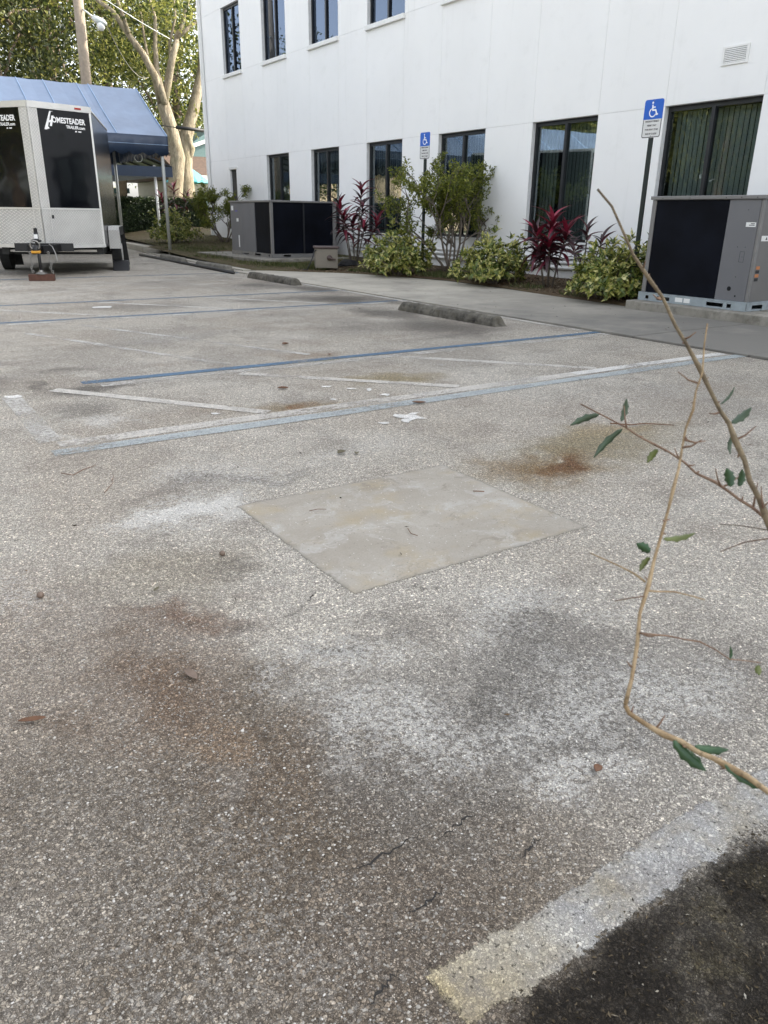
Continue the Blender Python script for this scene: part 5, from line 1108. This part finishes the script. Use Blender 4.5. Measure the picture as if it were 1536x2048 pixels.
stick([(3.60,2.95),(3.68,2.86),(3.78,2.84),(3.9,2.72)], .004, 'crooked dark twig behind the foreground branches'); stick([(1.62,2.25),(1.60,2.20),(1.61,2.17)], .0016, 'bent twig lying on the concrete patch'); stick([(1.38,2.62),(1.42,2.62),(1.45,2.60)], .0014, 'thin dark twig on the far left of the concrete patch'); stick([(2.12,2.45),(2.16,2.42)], .0025, 'dark bark piece on the right of the concrete patch')

# ------------------------------------------------------------------ foreground shrub reaching in from the right
def twigmat(name, c0, c1):
    a = NT(name); p = a.pos(); c = a.mix(a.rng(a.noise(45, 5, .7, p), .38, .62), c0, c1); c = a.mix(a.rng(a.noise(160, 3, .7, p), .55, .7, 0, .7), c, tuple(q*.45 for q in c0)); return a.done(a.bsdf(c, .7, 0, .3, a.bump(a.noise(240, 3, .6, p), .5, .002)))
M['twig_olive'] = twigmat('twig_olive', (.085, .062, .036), (.17, .13, .078)); M['twig_tan'] = twigmat('twig_tan', (.20, .135, .07), (.36, .27, .16)); M['twig_red'] = twigmat('twig_red', (.13, .075, .05), (.22, .145, .095))
M['oak_leaf'] = simple('oak_leaf', (.025, .065, .022), .35, var=.3, nscale=60); M['oak_leaf_pale'] = simple('oak_leaf_pale', (.055, .085, .05), .5, var=.25, nscale=60); M['oak_leaf_olive'] = simple('oak_leaf_olive', (.10, .12, .03), .45, var=.3, nscale=60)
sh = empty('oak_sapling', (.78, -.35, 0), 'leafy sapling in the right foreground with bare tan twigs', 'sapling')
A = [(.594,.535,1.185),(.605,.508,1.148),(.614,.478,1.107),(.62,.448,1.069),(.615,.411,1.034),(.613,.384,1.003),(.608,.362,.982),(.601,.338,.953),(.594,.312,.927),(.584,.269,.883)]
Bb = [(.578,.387,1.08),(.575,.382,1.041),(.56,.375,1.012),(.552,.374,.981),(.534,.364,.949),(.523,.36,.917),(.498,.348,.877),(.471,.331,.837),(.442,.313,.801)]
Bc = [(.442,.313,.801),(.442,.308,.796),(.449,.279,.791),(.456,.253,.789),(.459,.234,.79),(.464,.203,.786),(.463,.166,.783)]
Cc = [(.613,.544,.976),(.625,.492,.961),(.625,.454,.952),(.623,.417,.944),(.619,.38,.936),(.611,.349,.93),(.594,.312,.927)]
def twig(P, r0, r1, mat, knob=.0):
    Q = []
    for a, b in zip(P, P[1:]):
        a = Vector(a); b = Vector(b); L = (b-a).length
        Q.append(a); Q.append(a.lerp(b, .5)+Vector([random.gauss(0, .035*L) for _ in range(3)]))
    Q.append(Vector(P[-1])); n = len(Q)
    rr = [(r0+(r1-r0)*i/(n-1))*(1+(.38 if (i % 4 == 0 and 0 < i < n-1) else random.uniform(-.06, .06))) for i in range(n)]
    MB().tube(Q, [q*.64 for q in rr], 9).build('branch', mat, sh, True)
twig(A, .0017, .0040, 'twig_olive'); twig(Bb, .0009, .0027, 'twig_tan'); twig(Bc, .0028, .0034, 'twig_tan'); twig(Cc, .0012, .0021, 'twig_red')
for P, r0, r1, mt in (([(.495,.41,.883),(.501,.383,.88),(.497,.351,.879)], .0008, .0015, 'twig_tan'), ([(.544,.324,.861),(.524,.34,.867),(.496,.346,.873)], .0008, .0014, 'twig_tan'), ([(.484,.368,.857),(.491,.345,.87)], .0006, .001, 'twig_red'),
                      ([(.552,.271,.825),(.532,.286,.827),(.516,.305,.839),(.496,.32,.843),(.475,.333,.846)], .0007, .0012, 'twig_red'), ([(.601,.352,.881),(.597,.329,.9),(.593,.304,.914)], .0006, .001, 'twig_red'), ([(.606,.36,.904),(.601,.313,.916)], .0005, .0008, 'twig_olive')): twig(P, r0, r1, mt)
for P in (A, Bb, Bc, Cc):      # buds and broken spurs along the twigs
    for i in range(1, len(P)-1):
        for _ in range(2):
            a_ = Vector(P[i]).lerp(Vector(P[i+1]), random.random()); L = random.choice((.003, .004, .006, .012, .02)); v = Vector([random.gauss(0, 1) for _ in range(3)]).normalized()
            e_ = (Vector(P[i+1])-Vector(P[i])).normalized(); v = (v-e_*v.dot(e_)*.6).normalized()
            MB().tube([a_, a_+v*L*.5, a_+v*L+Vector((0, 0, L*.2))], [.0011, .0008, .0004], 6).build('spur', 'twig_red', sh, True)
# the stems it grows from, outside the picture
twig([(.584,.269,.883),(.60,.15,.80),(.66,-.05,.6),(.74,-.25,.3),(.78,-.35,-.03)], .004, .009, 'twig_olive'); twig([(.463,.166,.783),(.52,.05,.74),(.66,-.05,.6)], .0034, .0045, 'twig_tan')
def oak_leaf(p0, p1, w, mat, tw):
    p0 = Vector(p0); p1 = Vector(p1); L = (p1-p0).length; e = (p1-p0)/L; view = (p0-Vector((0, 0, 1.16))).normalized(); s = e.cross(view).normalized(); nrm = s.cross(e)
    s = (s*math.cos(tw)+nrm*math.sin(tw)); nrm = s.cross(e); n = 10; V = []
    for i in range(n+1):
        t_ = i/n; ww = w*(math.sin(PI*min(1, .06+.94*t_))**.7)*(1+(.28 if i % 3 == 1 else -.06)) if 0 < i < n else .0006; c = p0+e*L*t_+nrm*L*.10*math.sin(PI*t_)
        V += [c+s*ww/2+nrm*ww*.15, c, c-s*ww/2+nrm*ww*.15]
    F = [(3*i+k, 3*i+3+k, 3*i+4+k, 3*i+1+k) for i in range(n) for k in (0, 1)]
    o = MB().add(V, F).build('leaf', mat, sh, True); sm = o.modifiers.new('s', 'SOLIDIFY'); sm.thickness = .0004
lv = [((.617,.521,.969),(.596,.54,.956),.010,'oak_leaf_pale',.5),((.631,.503,.964),(.636,.504,.987),.009,'oak_leaf_pale',.5),((.623,.494,.959),(.601,.508,.928),.010,'oak_leaf_pale',.6),((.626,.451,.948),(.618,.455,.934),.009,'oak_leaf_olive',.4),((.621,.376,.992),(.631,.366,1.007),.010,'oak_leaf_pale',.6),((.622,.39,1.006),(.629,.384,1.022),.004,'oak_leaf_pale',1.),
      ((.616,.37,.983),(.613,.367,.967),.006,'oak_leaf_pale',.9),((.609,.358,.94),(.61,.366,.955),.012,'oak_leaf',.3),((.613,.353,.941),(.616,.355,.956),.009,'oak_leaf',.5),((.521,.357,.91),(.537,.339,.918),.008,'oak_leaf_olive',.8),((.509,.359,.90),(.504,.37,.905),.011,'oak_leaf',.4),((.508,.358,.896),(.5,.36,.884),.007,'oak_leaf_olive',.6),
      ((.448,.271,.792),(.453,.244,.78),.014,'oak_leaf',.2),((.456,.258,.792),(.469,.239,.796),.010,'oak_leaf',.7),((.456,.233,.792),(.465,.203,.787),.010,'oak_leaf',.5),((.532,.286,.826),(.536,.29,.836),.004,'oak_leaf',.9),((.542,.268,.828),(.54,.264,.821),.007,'oak_leaf_olive',.4),((.640,.30,.93),(.60,.31,.94),.01,'oak_leaf',.4)]
for q in lv: oak_leaf(q[0], q[1], q[2]*.68, q[3], q[4]*.8)
C = [(random.uniform(1.15, 2.1), random.uniform(-.75, -.15), random.uniform(.15, 1.0)) for _ in range(60)]  # unseen foliage added out of view to shade the near corner
V, F = foliage(C, 26, (.16, .16, .16), (.03, .05), (.012, .02), 'leaf_hedge'); set_foliage('leaf_mass', sh, (V, F), 'leaf_hedge')
